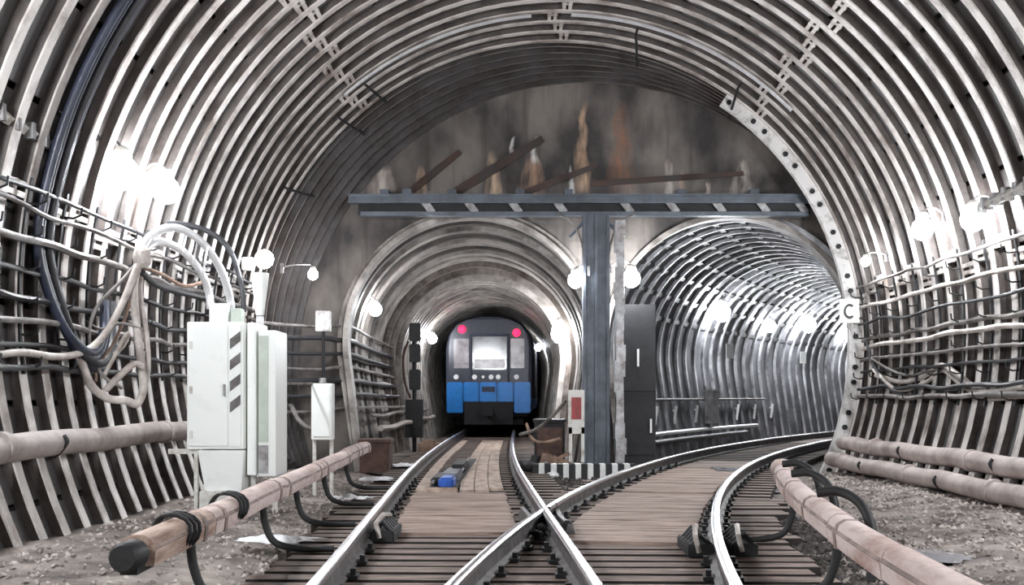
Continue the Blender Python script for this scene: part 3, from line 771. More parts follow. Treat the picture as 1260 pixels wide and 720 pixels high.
cbx(cb, 'gland_plate', 279, 292, 378, 396, cy+.15, cy+.32, 'pale_green', org=(ox, oy))
for i in range(3):
    c = P(236, 425+55*i, cy); b = MB(); b.box((c.x-ox, cy-.03-oy, c.z), (.03, .02, .08)); b.build('hinge', 'white_dirty', cb)
b = MB(); c = P(277, 480, cy); b.box((c.x-ox, cy-.04-oy, c.z), (.02, .03, .12)); b.build('handle', 'steel_worn', cb)
c2 = thing('side_cabinet', 'narrow white cabinet with a grey green glass panel, behind the striped cabinet', 'cabinet', (P(322, 0, cy).x, cy+.45, 0))
o2 = (c2.location.x, c2.location.y)
cbx(c2, 'frame_stile', 300.5, 311, 396, 586, cy+.12, cy+.7, 'white_paint', org=o2)
cbx(c2, 'body', 312, 334, 405, 588, cy+.2, cy+.8, 'white_paint', org=o2)
cbx(c2, 'glass_panel', 313, 325, 412, 545, cy+.185, cy+.2, 'pale_green', .002, org=o2)
cbx(c2, 'lower_panel', 313, 325, 549, 584, cy+.185, cy+.2, 'steel_worn', .002, org=o2)
for px in (304, 331):
    a = P(px, 0, cy); b = MB(); b.box((a.x-o2[0], cy+.3-o2[1], .15), (.05, .05, .5)); b.build('leg', 'white_dirty', c2)
for z0, z1, xa in ((.02, .62, 240),):
    a = P(xa, 0, cy); b = MB(); b.box((a.x-ox, cy+.05-oy, (z0+z1)/2), (.04, .04, z1-z0)); b.build('leg', 'white_dirty', cb)
a, c = P(205, 556, cy), P(242, 556, cy); b = MB(); b.box(((a.x+c.x)/2-ox, cy+.08-oy, a.z), (c.x-a.x, .05, .05)); b.build('wall_arm', 'white_dirty', cb)
# flood lamp on the cabinets
fl_ = thing('flood_lamp', 'white tapered flood lamp standing above the narrow cabinet', 'lamp', P(321, 405, 12.45))
o3 = fl_.location
def q3(px, py, Y=12.45): return P(px, py, Y)-o3
b = MB(); b.lathe(q3(320, 388), [(.0, 0), (.045, 0), (.10, .46), (.0, .46)], 14); b.build('shade', 'white_paint', fl_, smooth=40)
b = MB(); b.ball(q3(325, 319), .105, 2); b.build('globe', 'globe', fl_, smooth=180)
b = MB(); b.box(q3(320, 397)+Vector((0,0,0)), (.07, .07, .14)); b.build('foot', 'steel_worn', fl_)
b = MB(); b.box(q3(305, 325), (.12, .1, .14)); b.build('ballast_box', 'white_dirty', fl_, bevel=.01)

# white box on a pole further along the wall
pb = thing('pole_box', 'small white box on two legs with a grey box on its pole', 'junction box', (P(397, 0, 14.6).x, 14.6, 0))
o4 = pb.location
def q4(px, py, Y=14.6): return P(px, py, Y)-Vector((o4.x, o4.y, 0))
def b4(name, x0, x1, y0, y1, d, m, bev=.008, dy=0):
    a, c = q4(x0, y0), q4(x1, y1); b = MB(); b.box(((a.x+c.x)/2, dy, (a.z+c.z)/2), (c.x-a.x, d, a.z-c.z)); return b.build(name, m, pb, bevel=bev)
b4('body', 385, 410, 472, 541, .24, 'white_paint'); b4('door', 387, 408, 475, 537, .02, 'white_paint', .003, -.125)
a, c = q4(387, 541), q4(408, 541)
for x in (a.x, c.x):
    b = MB(); b.box((x, 0, a.z/2-.03), (.04, .06, a.z+.06)); b.build('leg', 'white_dirty', pb)
b = MB(); b.tube([q4(398, 472), q4(398, 405)], .022, 8); b.build('pole', 'steel_black', pb)
b4('upper_box', 389, 407, 383, 408, .12, 'steel_worn')
b = MB(); b.lathe(q4(397, 471), [(0, 0), (.05, 0), (.045, .06), (0, .06)], 10); b.build('gland', 'steel_worn', pb)
b = MB(); b.tube([P(336, 472, 13.2), P(384, 472, 14.5)], .018, 6); o = b.build('conduit_bar', 'cable_grey'); tag(o, 'thin straight conduit linking the narrow cabinet to the pole box', 'conduit')
b = MB(); b.tube(crom([P(350, 505, 15), P(358, 500, 14.8), P(366, 515, 14.6), P(376, 525, 14.6), P(386, 528, 14.6)], 5), .03, 8); o = b.build('elbow_pipe', 'cable_grey', smooth=60); tag(o, 'bent grey pipe dropping towards the pole box', 'pipe')

# ------------------------------------------------------------------ pipes along the walls
def wallpipe(side, z, r, ya, yb, label, m, sag=.012, inset=.0, joints=(), brackets=()):
    pts = []; n = 18
    for i in range(n+1):
        y = ya+(yb-ya)*i/n; pts.append(Vector((wall_x(z, side)-side*(r+.02+inset), y, z+sag*math.sin(i*1.9)+.5*sag*math.sin(i*.7))))
    b = MB(); b.tube(pts, r, 14); o = b.build('wall_pipe', m, smooth=60); tag(o, label, 'pipe')
    for y in joints:
        b = MB(); x = wall_x(z, side)-side*(r+.02+inset); b.tube([(x, y-.05, z+.004), (x, y+.05, z+.004)], r*1.14, 14); b.build('coupling', m, o, smooth=40)
    for y in brackets:
        b = MB(); x = wall_x(z, side)-side*(r+.02+inset); b.tube(crom([(x+side*r, y, z+r*.3), (x, y, z-r*1.05), (x-side*r*1.1, y, z), (x-side*r*.9, y, z+r*.6)], 4), .018, 6); b.build('hook', 'steel_black', o)
    return o
wallpipe(-1, .80, .115, 4, 18.2, 'thick beige pipe along the wall behind the white cabinets', 'pipe_grey', .012, .04, (8.9, 13.0, 16), (9.9, 14.2))
wallpipe(1, .47, .115, 6, 18.2, 'upper of the two beige pipes low on the wall by the gravel', 'pipe', .012, .05, (13.0, 16.5), (12.2, 15.2))
wallpipe(1, .205, .115, 6, 18.3, 'lower of the two beige pipes low on the wall by the gravel', 'pipe', .012, .12, (12.0, 14.6, 17.6), (13.4, 16.4))

# ------------------------------------------------------------------ cables and their hangers
def wall_cable(side, z, r, ya, yb, label, m, wob=.03, off=.10, seed=0):
    rnd = random.Random(seed); pts = []; y = ya; i = 0
    while y < yb+.01:
        zz = z+rnd.uniform(-wob, wob)*(1 if i % 2 else .4); pts.append(Vector((wall_x(zz, side)-side*(off+rnd.uniform(-.02, .03)), y, zz))); y += .6; i += 1
    b = MB(); b.tube(crom(pts, 4), r, 6); o = b.build('wall_cable', m, smooth=60); return tag(o, label, 'cable')
rows_r = [(2.95, .022, 'cable_grey', 'topmost thin cable along the pipe side wall, just under the lamps'), (2.62, .03, 'cable_white', 'second pale cable down along the pipe side wall'),
          (2.36, .022, 'cable_dark', 'third dark cable down along the pipe side wall'), (2.12, .034, 'cable_grey', 'fourth cable down on the pipe side wall, thick and grey'),
          (2.0, .036, 'cable_white', 'fifth cable down on the pipe side wall, thick and pale'), (1.8, .025, 'cable_grey', 'sixth cable down along the pipe side wall'),
          (1.62, .022, 'cable_dark', 'seventh dark cable down along the pipe side wall'), (1.34, .03, 'cable_dark', 'eighth dark cable down, under the loose pale loops'),
          (1.22, .034, 'cable_grey', 'lowest grey cable along the pipe side wall above the beige pipes')]
for i, (z, r, m, lb) in enumerate(rows_r): wall_cable(1, z, r, 8, 18.5, lb, m, .035, .10+.03*(i % 3), i+3)
rows_l = [(3.0, .02, 'cable_dark', 'topmost dark cable along the cabinet side wall, just under the lamps'), (2.83, .022, 'cable_grey', 'second grey cable down along the cabinet side wall'),
          (2.56, .036, 'cable_grey', 'thick grey cable at the knot where the conduits meet'), (2.3, .025, 'cable_dark', 'fourth dark cable down along the cabinet side wall'),
          (2.05, .03, 'cable_dark', 'fifth dark cable down along the cabinet side wall'), (1.86, .03, 'cable_grey', 'sixth grey cable down along the cabinet side wall'),
          (1.64, .026, 'cable_dark', 'seventh dark cable down along the cabinet side wall'), (1.45, .03, 'cable_dark', 'lowest dark cable along the cabinet side wall, above the thick pipe')]
for i, (z, r, m, lb) in enumerate(rows_l): wall_cable(-1, z, r, 6, 18.5, lb, m, .03, .10+.03*(i % 3), i+40)
def hanger(side, y, z0, z1, label, group):
    t = thing('cable_hanger', label, 'cable hanger', (wall_x((z0+z1)/2, side)-side*.05, y, z0), 0, group); o = t.location
    b = MB(); pts = [Vector((wall_x(z0+(z1-z0)*i/6, side)-side*.05-o.x, 0, (z1-z0)*i/6)) for i in range(7)]
    b.sweep([(p, Vector((0,1,0)), Vector((-side,0,0))) for p in pts], [(-.022, 0), (.022, 0), (.022, .02), (-.022, .02)]); b.build('bar', 'steel_black', t)
    for k in range(6):
        z = z0+(z1-z0)*(k+.4)/6; x = wall_x(z, side)-side*.05-o.x
        b = MB(); b.tube([(x, 0, z-z0-.05), (x-side*.10, 0, z-z0-.06), (x-side*.17, 0, z-z0-.03), (x-side*.18, 0, z-z0+.04)], .011, 5); b.build('hook', 'steel_black', t)
for i in range(12): hanger(1, 9.28+.96*i*.85, 1.1, 3.05, 'upright black hooked cable hanger on the pipe side wall, '+ORD[11-i]+' from the end flange', 'hangers on the pipe side wall')
for i in range(13): hanger(-1, 8.32+.96*i*.8, 1.4, 3.1, 'upright black hooked cable hanger on the cabinet side wall, '+ORD[12-i]+' from the end wall', 'hangers on the cabinet side wall')

def free_cable(pxs, r, m, label, name='loose_cable', cat='cable', n=6, sides=8):
    pts = [P(*q) for q in pxs]; b = MB(); b.tube(crom(pts, n), r, sides); o = b.build(name, m, smooth=60); return tag(o, label, cat)
# conduits arching from the cabinet to the knot
free_cable([(259, 380, 12.1), (257, 360, 12.1), (247, 335, 12.0), (225, 309, 11.9), (200, 298, 11.75), (182, 303, 11.6), (174, 318, 11.5)], .042, 'conduit', 'inner pale conduit arching from the striped cabinet to the cable knot', 'conduit', 'conduit')
free_cable([(285, 384, 12.15), (283, 368, 12.15), (273, 335, 12.05), (253, 303, 11.9), (228, 284, 11.8), (205, 281, 11.7), (184, 292, 11.6), (172, 312, 11.5)], .042, 'conduit', 'outer pale conduit arching from the striped cabinet to the cable knot', 'conduit', 'conduit')
free_cable([(300, 384, 12.4), (297, 350, 12.4), (284, 310, 12.35), (262, 288, 12.3), (235, 278, 12.2), (205, 274, 12.1)], .03, 'cable_dark', 'black cable arching behind the two pale conduits', 'loose_cable', 'cable')
for i in range(5):
    t0 = .18+.15*i; a = P(182+(247-182)*t0, 303+6-45*math.sin(t0*2.2)*.0-0, 11.7)
    q0 = [(192, 300, 286), (208, 299, 281), (224, 309, 284), (238, 322, 292), (249, 341, 303)][i]
    b = MB(); b.tube([P(q0[0], q0[1], 11.85), P(q0[0]+6, q0[2], 11.85)], .014, 5); o = b.build('spacer_clip', 'steel_worn'); tag(o, 'small clip bridging the two pale conduits, '+ORD[i]+' from the cable knot', 'clip', 'clips between the pale conduits')
# dark bundle that follows the ring over the lamps and hangs in a loop
def ring_pt(a, y, r): return Vector((AX+r*math.sin(R_(a)), y, AZ+r*math.cos(R_(a))))
for i, (dy, rr, m, lb) in enumerate([(0, 4.93, 'cable_blue', 'near strand of the blue black cable bundle climbing the vault'), (.10, 4.95, 'cable_blue', 'second strand of the blue black cable bundle climbing the vault'),
                                 (.20, 4.92, 'cable_dark', 'third strand of the blue black cable bundle climbing the vault'), (.30, 4.95, 'cable_blue', 'far strand of the blue black cable bundle climbing the vault')]):
    y = 10.12+dy; pts = [ring_pt(a, y, rr) for a in (20, 0, -15, -30, -42, -52, -60, -68, -76, -83)]
    e = pts[-1]; pts += [e+Vector((.02, .15, -.45)), e+Vector((.10, .45, -.85-.05*i)), e+Vector((.16, .85, -1.0-.05*i)), e+Vector((.12, 1.25, -.8-.04*i)), e+Vector((.06, 1.45, -.45))]
    b = MB(); b.tube(crom(pts, 5), .043, 8); o = b.build('loose_cable', m, smooth=60); tag(o, lb, 'cable')
b = MB(); b.box((0, 0, 0), (.12, .5, .06)); o = b.build('cable_clamp', 'steel_worn'); q = ring_pt(-50, 10.27, 4.86); o.location = q; o.rotation_euler = (0, R_(-50), 0); tag(o, 'metal clamp holding the blue black cable bundle to the vault', 'clamp')
# tangle beneath the knot
free_cable([(175, 312, 11.5), (166, 335, 11.4), (152, 370, 11.3), (130, 410, 11.1), (105, 432, 10.9), (70, 439, 10.3), (30, 434, 9.7), (-10, 437, 9.2)], .034, 'cable_white', 'pale cable falling from the knot and running out low along the wall')
free_cable([(174, 318, 11.5), (165, 350, 11.45), (168, 400, 11.4), (174, 450, 11.4), (176, 480, 11.35), (168, 497, 11.3), (155, 493, 11.2), (132, 490, 11.1), (112, 474, 11.0), (98, 440, 10.9)], .042, 'cable_white', 'thick pale cable hanging from the knot in a deep loop')
free_cable([(176, 318, 11.55), (172, 360, 11.55), (180, 410, 11.5), (182, 455, 11.5), (176, 485, 11.45)], .03, 'cable_white', 'second pale cable hanging straight from the knot')
free_cable([(130, 480, 11.2), (148, 462, 11.2), (165, 448, 11.25), (176, 452, 11.3)], .034, 'cable_white', 'short pale cable end curling inside the deep loop')
free_cable([(128, 462, 11.2), (140, 440, 11.2), (150, 420, 11.2), (158, 410, 11.25), (152, 425, 11.25), (140, 436, 11.2)], .022, 'cable_white', 'thin pale cable with a hooked end inside the tangle')
free_cable([(172, 320, 11.5), (150, 345, 11.4), (118, 380, 11.2), (110, 420, 11.1), (125, 460, 11.15), (150, 478, 11.3)], .018, 'cable_grey', 'thin grey cable looping wide around the tangle')
free_cable([(170, 325, 11.5), (158, 380, 11.4), (138, 425, 11.3), (120, 450, 11.2), (118, 470, 11.1)], .016, 'copper_wood', 'thin brown cable dropping through the tangle')
free_cable([(105, 395, 11.3), (125, 405, 11.3), (150, 398, 11.3), (175, 405, 11.4)], .014, 'cable_grey', 'thin grey cable crossing the tangle')
free_cable([(175, 335, 11.5), (190, 349, 11.8), (215, 358, 12.4), (252, 367, 13.6)], .034, 'cable_dark', 'dark cable leading from the knot towards the cabinets')
free_cable([(178, 330, 11.5), (200, 338, 11.9), (228, 352, 12.5), (256, 345, 13.4)], .02, 'copper_wood', 'brown cable leading from the knot behind the conduits')
b = MB(); b.ball(P(175, 316, 11.48), .09, 2, (1, 1, 1.4), .12); o = b.build('cable_knot', 'cable_white'); tag(o, 'pale taped knot where conduits and cables meet on the wall', 'cable joint')
# loose loops on the opposite wall
free_cable([(1078, 462, 17.2), (1110, 470, 16.4), (1140, 462, 15.6), (1157, 449, 15), (1180, 462, 14.4), (1210, 482, 13.5), (1262, 476, 12.2)], .036, 'cable_white', 'uppermost pale cable looping loosely above the beige pipes')
free_cable([(1075, 455, 17.2), (1105, 480, 16.4), (1140, 470, 15.6), (1160, 456, 15), (1185, 475, 14.3), (1215, 490, 13.4), (1262, 487, 12.2)], .03, 'cable_white', 'lower pale cable looping loosely above the beige pipes')
free_cable([(1070, 440, 17.4), (1095, 455, 16.6), (1120, 462, 15.9), (1150, 455, 15.2), (1170, 460, 14.7), (1200, 478, 13.7), (1230, 470, 13.0)], .02, 'cable_grey', 'thin grey cable tangled with the pale loops')
free_cable([(1066, 420, 17.6), (1075, 450, 17.2), (1100, 482, 16.5), (1135, 486, 15.7), (1180, 480, 14.4)], .02, 'cable_dark', 'thin dark cable sagging by the end flange')
# fixture channels near the lamps
for pts, lb in (([(-14, 132, 9.05), (20, 152, 9.6), (74, 186, 10.5)], 'bright metal channel sloping towards the cable bundle on the cabinet side'), ([(1275, 222, 11.6), (1240, 240, 12.1), (1208, 254, 12.7)], 'white metal channel sloping beside the lamp on the pipe side')):
    t = thing('fixture_channel', lb, 'lamp fixture', P(*pts[0])); o = t.location
    q = [P(*p)-o for p in pts]; b = MB(); b.tube(q, .055, 4); b.build('channel', 'white_dirty', t)
    for i in range(5):
        c = q[0]+(q[-1]-q[0])*(.1+.2*i); b = MB(); b.box(c, (.13, .06, .14)); b.build('clip', 'steel_worn', t)
    b = MB(); b.lathe(q[-1], [(0, -.09), (.05, -.09), (.055, 0), (.03, .05), (0, .05)], 10); b.build('socket', 'white_paint', t)

# ------------------------------------------------------------------ signs and small things at the wall
sg = thing('letter_sign', 'white square sign with a black letter by the end flange', 'sign', P(1045, 383, 17.4))
b = MB(); b.box((0, 0, 0), (.29, .03, .36)); b.build('plate', 'sign_white', sg, bevel=.004)
b = MB(); ro, ri = .115, .078; pts = []
for i in range(25):
    a = R_(48+264*i/24); pts.append(((math.cos(a)), (math.sin(a))))
base = 0
for yy in (-.03, -.012):
    for c, s in pts: b.v.append(Vector((c*ro*.8, yy, s*ro))); b.v.append(Vector((c*ri*.76, yy, s*ri)))
m2 = 2*len(pts)
for i in range(24):
    b.face([2*i, 2*i+1, 2*i+3, 2*i+2]); b.face([2*i, 2*i+2, m2+2*i+2, m2+2*i]); b.face([2*i+1, m2+2*i+1, m2+2*i+3, 2*i+3])
b.build('letter_c', 'black_paint', sg)
b = MB(); b.tube([(.05, .02, .1), (.3, .05, .12)], .012, 5); b.tube([(.05, .02, -.1), (.3, .05, -.12)], .012, 5); b.build('mount', 'steel_black', sg)

# notice box at the column
nb_ = thing('notice_stand', 'white stand with a red notice at the foot of the column', 'notice stand', (P(709, 0, 18.9).x, 18.9, -.05)); o5 = nb_.location
def q5(px, py): return P(px, py, 18.9)-o5
def b5(name, x0, x1, y0, y1, d, m, dy=0, bev=.004):
    a, c = q5(x0, y0), q5(x1, y1); b = MB(); b.box(((a.x+c.x)/2, dy, (a.z+c.z)/2), (c.x-a.x, d, a.z-c.z)); return b.build(name, m, nb_, bevel=bev)
b5('board', 699, 719, 480, 526, .10, 'white_dirty'); b5('red_notice', 703, 715, 489, 516, .012, 'sign_red', -.056, .001)
b5('leg', 700, 704, 526, 569, .07, 'white_dirty'); b5('leg', 715, 719, 526, 569, .07, 'white_dirty'); b5('top_rail', 700, 719, 526, 534, .07, 'white_dirty')
# striped kerb
kb = thing('striped_kerb', 'low kerb painted in black and white blocks before the column', 'kerb', (P(718, 0, 18.2).x, 18.2, -.1)); o6 = kb.location
xs0, xs1 = P(655, 0, 18.2).x, P(782, 0, 18.2).x; nbk = 17
for i in range(nbk):
    wdt = (xs1-xs0)/nbk; b = MB(); b.box((xs0+wdt*(i+.5)-o6.x, 0, .12), (wdt-.006, .3, .24)); b.build('block', 'sign_white' if i % 2 else 'black_paint', kb, bevel=.006)
# rubbish heap beside the track
rb = [('broken_box', 'dark broken crate leaning in the rubbish by the notice stand', 668, 548, 19.0, .30, 'rubber'), ('scrap_board', 'rusty brown board lying in the rubbish by the notice stand', 683, 550, 18.8, .34, 'copper_wood'),
      ('scrap_block', 'black block on the rubbish beside the train tunnel mouth', 650, 540, 19.4, .28, 'steel_black'), ('crumpled_sheet', 'crumpled white sheet lying on the striped kerb', 680, 563, 18.05, .13, 'paper_white'),
      ('paper_scrap', 'white paper scrap leaning on the dark crate', 662, 548, 18.7, .11, 'paper_white'), ('rag', 'dark rag heap between kerb and notice stand', 695, 556, 18.6, .26, 'rubber')]
for nm, lb, px, py, Y, sz, m in rb:
    c = P(px, py, Y); c.z = sz*.35-.08
    b = MB()
    if 'board' in nm or 'box' in nm:
        b.box((0, 0, sz*.2), (sz*1.3, sz*.7, sz*.6), RZ(.5) @ RY(.35)); b.box((sz*.3, .05, sz*.5), (sz*.9, sz*.12, sz*.16), RZ(-.4) @ RY(-.5))
    else: b.ball((0, 0, 0), sz*.62, 2, (1.2, .9, .7), .22)
    o = b.build(nm, m); o.location = c; tag(o, lb, 'rubbish')
tc_ = thing('track_cabinet', 'low black cabinet beside the rail at the train tunnel mouth', 'cabinet', (P(676, 0, 20.9).x, 20.9, -.1))
b = MB(); b.box((0, 0, .42), (.55, .4, .84)); b.build('body', 'steel_black', tc_, bevel=.015)
b = MB(); b.box((0, 0, .87), (.6, .45, .06)); b.build('lid', 'steel_black', tc_, bevel=.01)
b = MB(); b.box((0, -.21, .42), (.46, .02, .66)); b.build('door', 'rust', tc_, bevel=.004)
for nm, lb, px, Y, sz, m in (('scrap_block', 'grey block half buried in the rubbish behind the striped kerb', 672, 18.6, .16, 'steel_worn'), ('scrap_block', 'dark lump at the near end of the striped kerb', 650, 18.5, .2, 'rubber'), ('paper_scrap', 'small white scrap at the end of the striped kerb', 659, 18.35, .08, 'paper_white')):
    b = MB(); b.ball((0, 0, 0), sz, 2, (1.2, .9, .8), .25); o = b.build(nm, m); o.location = (P(px, 0, Y).x, Y, sz*.6-.1); tag(o, lb, 'rubbish')
free_cable([(640, 535, 19.9), (660, 528, 19.6), (680, 512, 19.3), (697, 492, 19.0)], .03, 'cable_grey', 'grey hose slanting up to the notice stand', 'hose', 'hose')
free_cable([(648, 522, 20.0), (655, 540, 19.6), (668, 545, 19.2), (690, 540, 19.0)], .03, 'copper_wood', 'brown hose lying behind the rubbish', 'hose', 'hose')

# signal mast left of the train
sm = thing('signal_mast', 'slim black signal mast standing beside the train', 'signal', P(510, 530, 27.0)); o7 = sm.location; sm.location.z = -.1; o7 = sm.location.copy()
def q7(px, py): return P(px, py, 27.0)-o7
b = MB(); b.tube([Vector((0, 0, 0)), q7(510, 400)], .05, 8); b.build('pole', 'steel_black', sm)
for i, (y0, y1) in enumerate(((398, 420), (424, 446), (455, 480))):
    a, c = q7(506, y0), q7(516, y1); b = MB(); b.box(((a.x+c.x)/2, -.08, (a.z+c.z)/2), (.26, .2, a.z-c.z)); b.build('signal_head', 'steel_black', sm, bevel=.02)
b = MB(); b.box(q7(510, 515), (.4, .3, .9)); b.build('relay_box', 'steel_black', sm)
b = MB(); b.tube(crom([q7(502, 420), q7(496, 440), q7(498, 470), q7(505, 490)], 5), .03, 6); b.build('signal_cable', 'rust', sm)
# low equipment left of the track mouth
b = MB(); b.box((0, 0, .25), (.5, .5, .5)); b.box((0, 0, .53), (.56, .56, .06)); o = b.build('track_box', 'rust', bevel=.01); o.location = (P(463, 0, 19.2).x, 19.2, -.06); tag(o, 'rusty brown box at the far end of the beige covered rail', 'box')
b = MB(); b.box((0, 0, .12), (.5, .4, .24)); b.box((.0, -.05, .27), (.3, .25, .08)); o = b.build('track_box', 'copper_wood', bevel=.01); o.location = (P(537, 0, 25.5).x-.15, 25.5, -.06); tag(o, 'small wooden box beside the rail before the train', 'box')
for i, (px, py, Y, sz) in enumerate([(462, 573, 16.2, .36), (500, 553, 19.5, .4), (432, 606, 13.2, .3), (340, 660, 9.3, .34)]):
    c = P(px, py, Y); b = MB(); g = 9
    for q in range(g*g):
        u, v_ = q % g/(g-1)-.5, q//g/(g-1)-.5; k = 1-.35*random.random()*(abs(u) > .4 or abs(v_) > .4)
        b.v.append(Vector((u*sz*1.5*k, v_*sz*2*k, random.uniform(0, .05)*(1-2*max(abs(u), abs(v_))+.3))))
    for q in range((g-1)*(g-1)):
        k = q//(g-1)*g+q % (g-1); b.face([k, k+1, k+g+1, k+g])
    o = b.build('plastic_sheet', 'paper_white'); o.location = (c.x, c.y, .03); o.rotation_euler = (0, 0, .4*i)
    tag(o, ['crumpled white sheet beside the beige covered rail', 'white sheet flat on the ballast before the tunnel mouth', 'white sheet between two black brackets of the covered rail', 'white sheet near the foot of the striped cabinet'][i], 'sheet')

# point machine in the straight track
pm = thing('point_machine', 'blue and black point machine set in a trough between the rails', 'point machine', (c_main(15)-.22, 14.4, 0)); o8 = pm.location
def ptb(name, x0, x1, y0, y1, z0, z1, m, bev=.01):
    b = MB(); b.box(((x0+x1)/2, (y0+y1)/2, (z0+z1)/2), (x1-x0, y1-y0, z1-z0)); return b.build(name, m, pm, bevel=bev)
ptb('trough', -.22, .16, 0, 7.2, -.06, .035, 'rubber')
ptb('front_plate', -.24, .18, -.08, .0, -.04, .06, 'timber_pale')
ptb('motor', -.08, .12, .15, .75, .03, .17, 'blue_paint', .03); ptb('gear_box', -.2, -.05, .5, 1.5, .03, .15, 'steel_black', .02)
ptb('cover', -.12, .12, 1.2, 2.4, .03, .15, 'steel_dark', .02); ptb('end_box', -.1, .12, 3.2, 4.4, .03, .16, 'steel_black', .02)
b = MB(); b.tube([(-.16, .3, .1), (-.12, 2.8, .1), (.02, 5, .1)], .02, 6); b.build('rod', 'steel_worn', pm)
b = MB(); b.tube([(.1, 2.6, .1), (.04, 6.2, .1)], .02, 6); b.build('rod', 'steel_worn', pm)

# items in the bend tunnel
for px, py, Y, lb in ((898, 432, 28.2, 'small pale plate on the curved tunnel wall below the first lamp'), (988, 440, 34.3, 'small pale plate on the curved tunnel wall below the third lamp')):
    b = MB(); b.box((0, 0, 0), (.22, .03, .36)); b.box((0, .03, 0), (.1, .05, .1)); o = b.build('wall_plate', 'sign_white', bevel=.004); o.location = P(px, py, Y); o.rotation_euler = (0, 0, R_(25)); tag(o, lb, 'sign')
def brail(z, off, ya, yb, r, label, m):
    b = MB(); pts = []
    for i in range(15):
        p, sd = offset_pt(c_div, ya+(yb-ya)*i/14, off, z); pts.append(p)
    b.tube(pts, r, 8); o = b.build('tunnel_pipe', m, smooth=60); tag(o, label, 'pipe'); return o
brail(.42, -2.0, 21.5, 31, .05, 'pale pipe low on the curved tunnel wall', 'conduit'); brail(1.15, -2.13, 22, 32, .03, 'thin cable at waist height on the curved tunnel wall', 'cable_grey')
brail(.25, -1.95, 21, 30, .06, 'dark pipe beneath the pale one in the curved tunnel', 'cable_dark')
for i, y in enumerate((22.4, 23.6, 25, 26.6, 28.2, 29.8, 31.2, 32.6)):
    p, sd = offset_pt(c_div, y, -2.13, .8); b = MB(); b.box((0, 0, 0), (.06, .04, .42), RY(.12)); b.box((-.03, .02, .1), (.05, .04, .05)); o = b.build('reflector_strip', 'sign_white'); o.location = p; tag(o, 'upright white marker strip on the curved tunnel wall, '+ORD[i]+' in from the column', 'marker', 'marker strips in the curved tunnel')
p, sd = offset_pt(c_div, 27.4, -2.0, .95); b = MB(); b.box((0, 0, 0), (.2, .6, .8), RZ(-.45)); b.box((0, 0, .42), (.24, .64, .05), RZ(-.45)); o = b.build('relay_cabinet', 'steel_worn', bevel=.01); o.location = p; tag(o, 'grey relay box on the curved tunnel wall under the first lamp', 'box')
# cables low on the train tunnel wall
for i, (z, m, lb) in enumerate([(.62, 'pipe_grey', 'grey pipe low on the wall of the train tunnel'), (.85, 'cable_grey', 'upper thin pipe on the wall of the train tunnel'), (1.5, 'cable_dark', 'dark cable along the wall of the train tunnel'), (1.9, 'cable_dark', 'upper dark cable along the wall of the train tunnel'), (2.2, 'cable_grey', 'topmost cable along the wall of the train tunnel')]):
    b = MB(); hw = math.sqrt(2.28**2-(z-2.12)**2)-.1; b.tube([Vector((c_main(y)-hw, y, z+.02*math.sin(y*1.3))) for y in [20.6+.8*k for k in range(18)]], [.06, .04, .03, .03, .03][i], 6); o = b.build('tunnel_pipe' if i < 2 else 'wall_cable', m, smooth=60); tag(o, lb, 'pipe' if i < 2 else 'cable')

# bright strips that follow the vault near its end, and hooks
for a0, a1, lb in ((-41, -5, 'bright metal strip following the vault towards the rust streaks'), (2, 45, 'bright metal strip following the vault down to the end flange')):
    b = MB(); b.sweep(arc_frames(AX, AZ, 17.2, 4.94, R_(a0), R_(a1), 24), [(-.03, .03), (-.03, 0), (.03, 0), (.03, .03)]); o = b.build('metal_strip', 'conduit', smooth=30); tag(o, lb, 'metal strip')
for a, ya, lb in ((-37, 17.3, 'black rod hook on the vault below the bright strip'), (-44, 17.9, 'lower black rod hook on the vault near the end wall'), (14, 17.6, 'black rod hook on the vault by the rust streaks'), (-60, 18.0, 'black rod on the vault beside the beam end'), (35, 17.9, 'black rod hook on the vault above the beam')):
    q = ring_pt(a, ya, 4.93); q2 = ring_pt(a+2, ya+1.1, 4.80); b = MB(); b.tube([ring_pt(a, ya, 5.02), q, q2, ring_pt(a+2, ya+1.12, 4.9)], .022, 6); o = b.build('rod_hook', 'steel_black'); tag(o, lb, 'hook')
for a, i, lb in ((-62, 2, 'dark box bolted between two ribs beside the cable bundle'),):
    q = ring_pt(-57, 9.6, 5.0); b = MB(); b.box((0, 0, 0), (.26, .3, .2)); b.box((0, 0, -.12), (.2, .24, .05)); o = b.build('splice_box', 'steel_black', bevel=.02); o.location = q; o.rotation_euler = (0, R_(-57), 0); tag(o, lb, 'box')

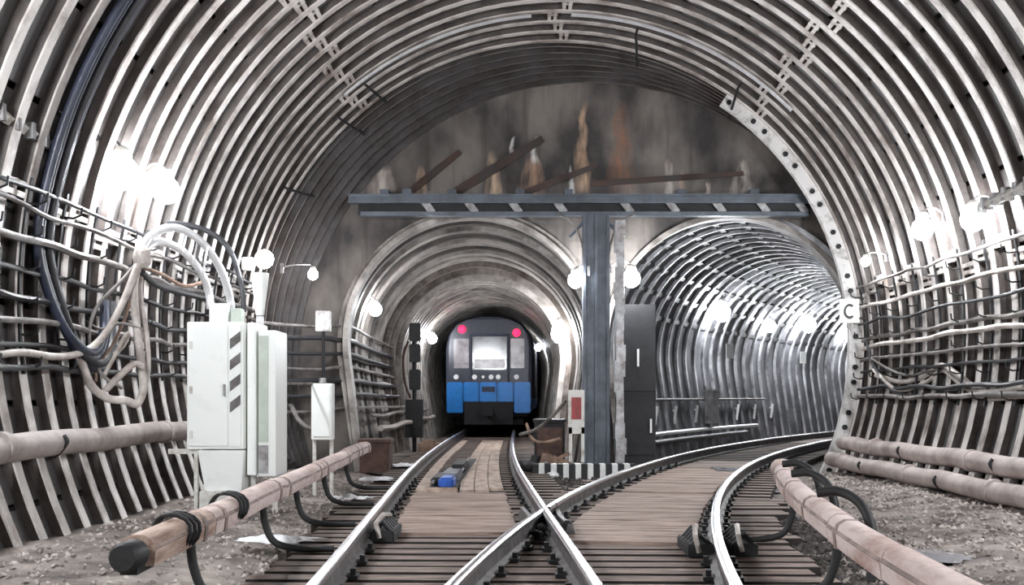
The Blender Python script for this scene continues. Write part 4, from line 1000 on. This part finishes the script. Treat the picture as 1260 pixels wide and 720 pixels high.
# puddles and gravel
def puddle(px, py, rx, ry, label, z):
    Y = F*(CAMZ-z)/(py-VY); c = P(px, py, Y); b = MB(); n = 28; b.v.append(Vector((0, 0, .006)))
    for i in range(n):
        a = 2*math.pi*i/n; k = 1+.22*math.sin(3*a+px)+.12*math.sin(7*a); b.v.append(Vector((rx*k*math.cos(a), ry*k*math.sin(a), .0)))
    for i in range(n): b.face([0, 1+i, 1+(i+1) % n])
    o = b.build('puddle', 'water'); o.location = (c.x, c.y, z); tag(o, label, 'puddle')
puddle(1158, 684, .27, .36, 'bright puddle on the gravel beside the pinkish cover', .022)
puddle(940, 603, .24, .42, 'small bright puddle outside the outermost curved rail', -.07)
puddle(900, 577, .35, .5, 'pale puddle between the rails of the diverging track', .03)
def rocks(name, label, n, fn, m, r0, r1, tag_it=True):
    b = MB(); bm = bmesh.new(); bmesh.ops.create_icosphere(bm, subdivisions=1, radius=1); bm.verts.index_update()
    vs = [v.co.copy() for v in bm.verts]; fs = [[v.index for v in f.verts] for f in bm.faces]; bm.free()
    vs = None
    ov = [Vector(q) for q in ((1,0,0),(-1,0,0),(0,1,0),(0,-1,0),(0,0,1),(0,0,-1))]; of = [(0,2,4),(2,1,4),(1,3,4),(3,0,4),(2,0,5),(1,2,5),(3,1,5),(0,3,5)]
    for i in range(n):
        x, y = fn(); r = random.uniform(r0, r1); z = ground_z(x, y)+r*.2; k = len(b.v); rm = RZ(random.uniform(0, 6)) @ RX(random.uniform(0, 3))
        for v in ov: b.v.append(Vector((x, y, z))+rm @ Vector((v.x*r*random.uniform(.7, 1.3), v.y*r*random.uniform(.7, 1.2), v.z*r*random.uniform(.5, 1))))
        for f in of: b.face([k+q for q in f])
    o = b.build(name, m); tag(o, label, 'gravel', kind='stuff')
def right_side():
    y = random.uniform(5.5, 18.3); x0 = c_div(y)+1.75; x1 = 5.0
    if x0 > x1-.1: return right_side()
    return random.uniform(x0, x1), y
def left_side():
    y = random.uniform(5.5, 18.3); return random.uniform(-3.85, c_main(y)-1.42), y
def middle():
    y = random.uniform(14, 19); a = c_main(y)+.95; c = c_div(y)-.95
    if c < a: return middle()
    return random.uniform(a, c), y
rocks('gravel', 'pale gravel scattered between the pinkish cover and the wall', 4200, right_side, 'ballast', .01, .035)
rocks('gravel', 'pale gravel scattered under the white cabinets', 2600, left_side, 'ballast', .01, .035)
rocks('gravel', 'dark gravel between the two diverging tracks', 900, middle, 'rubble', .02, .05)
rocks('gravel', 'dark gravel along the outer ends of the sleepers', 1600, lambda: (lambda y: (c_div(y)+random.uniform(1.3, 1.9), y))(random.uniform(5.5, 12)), 'rubble', .015, .045)

# dark cables that swing from the chamber wall into the train tunnel
for i in range(7):
    z = 1.0+.24*i; hw = math.sqrt(2.28**2-(z-2.12)**2)-.12
    pts = [Vector((wall_x(z, -1)+.16, 17.6, z)), Vector((wall_x(z, -1)+.25, 18.5, z-.03)), Vector((-3.55+.03*i, 19.3, z-.05+.03*(i % 3))), Vector((-3.2, 19.8, z)), Vector((c_main(20.6)-hw, 20.7, z+.02)), Vector((c_main(23)-hw, 23, z)), Vector((c_main(27)-hw, 27.8, z-.03))]
    b = MB(); b.tube(crom(pts, 5), .03+.008*(i % 3), 6); o = b.build('loose_cable', 'cable_dark' if i % 3 else 'cable_grey', smooth=60)
    tag(o, ['lowest', 'second lowest', 'third lowest', 'middle', 'third highest', 'second highest', 'highest'][i]+' of the cables swinging from the chamber into the train tunnel', 'cable')
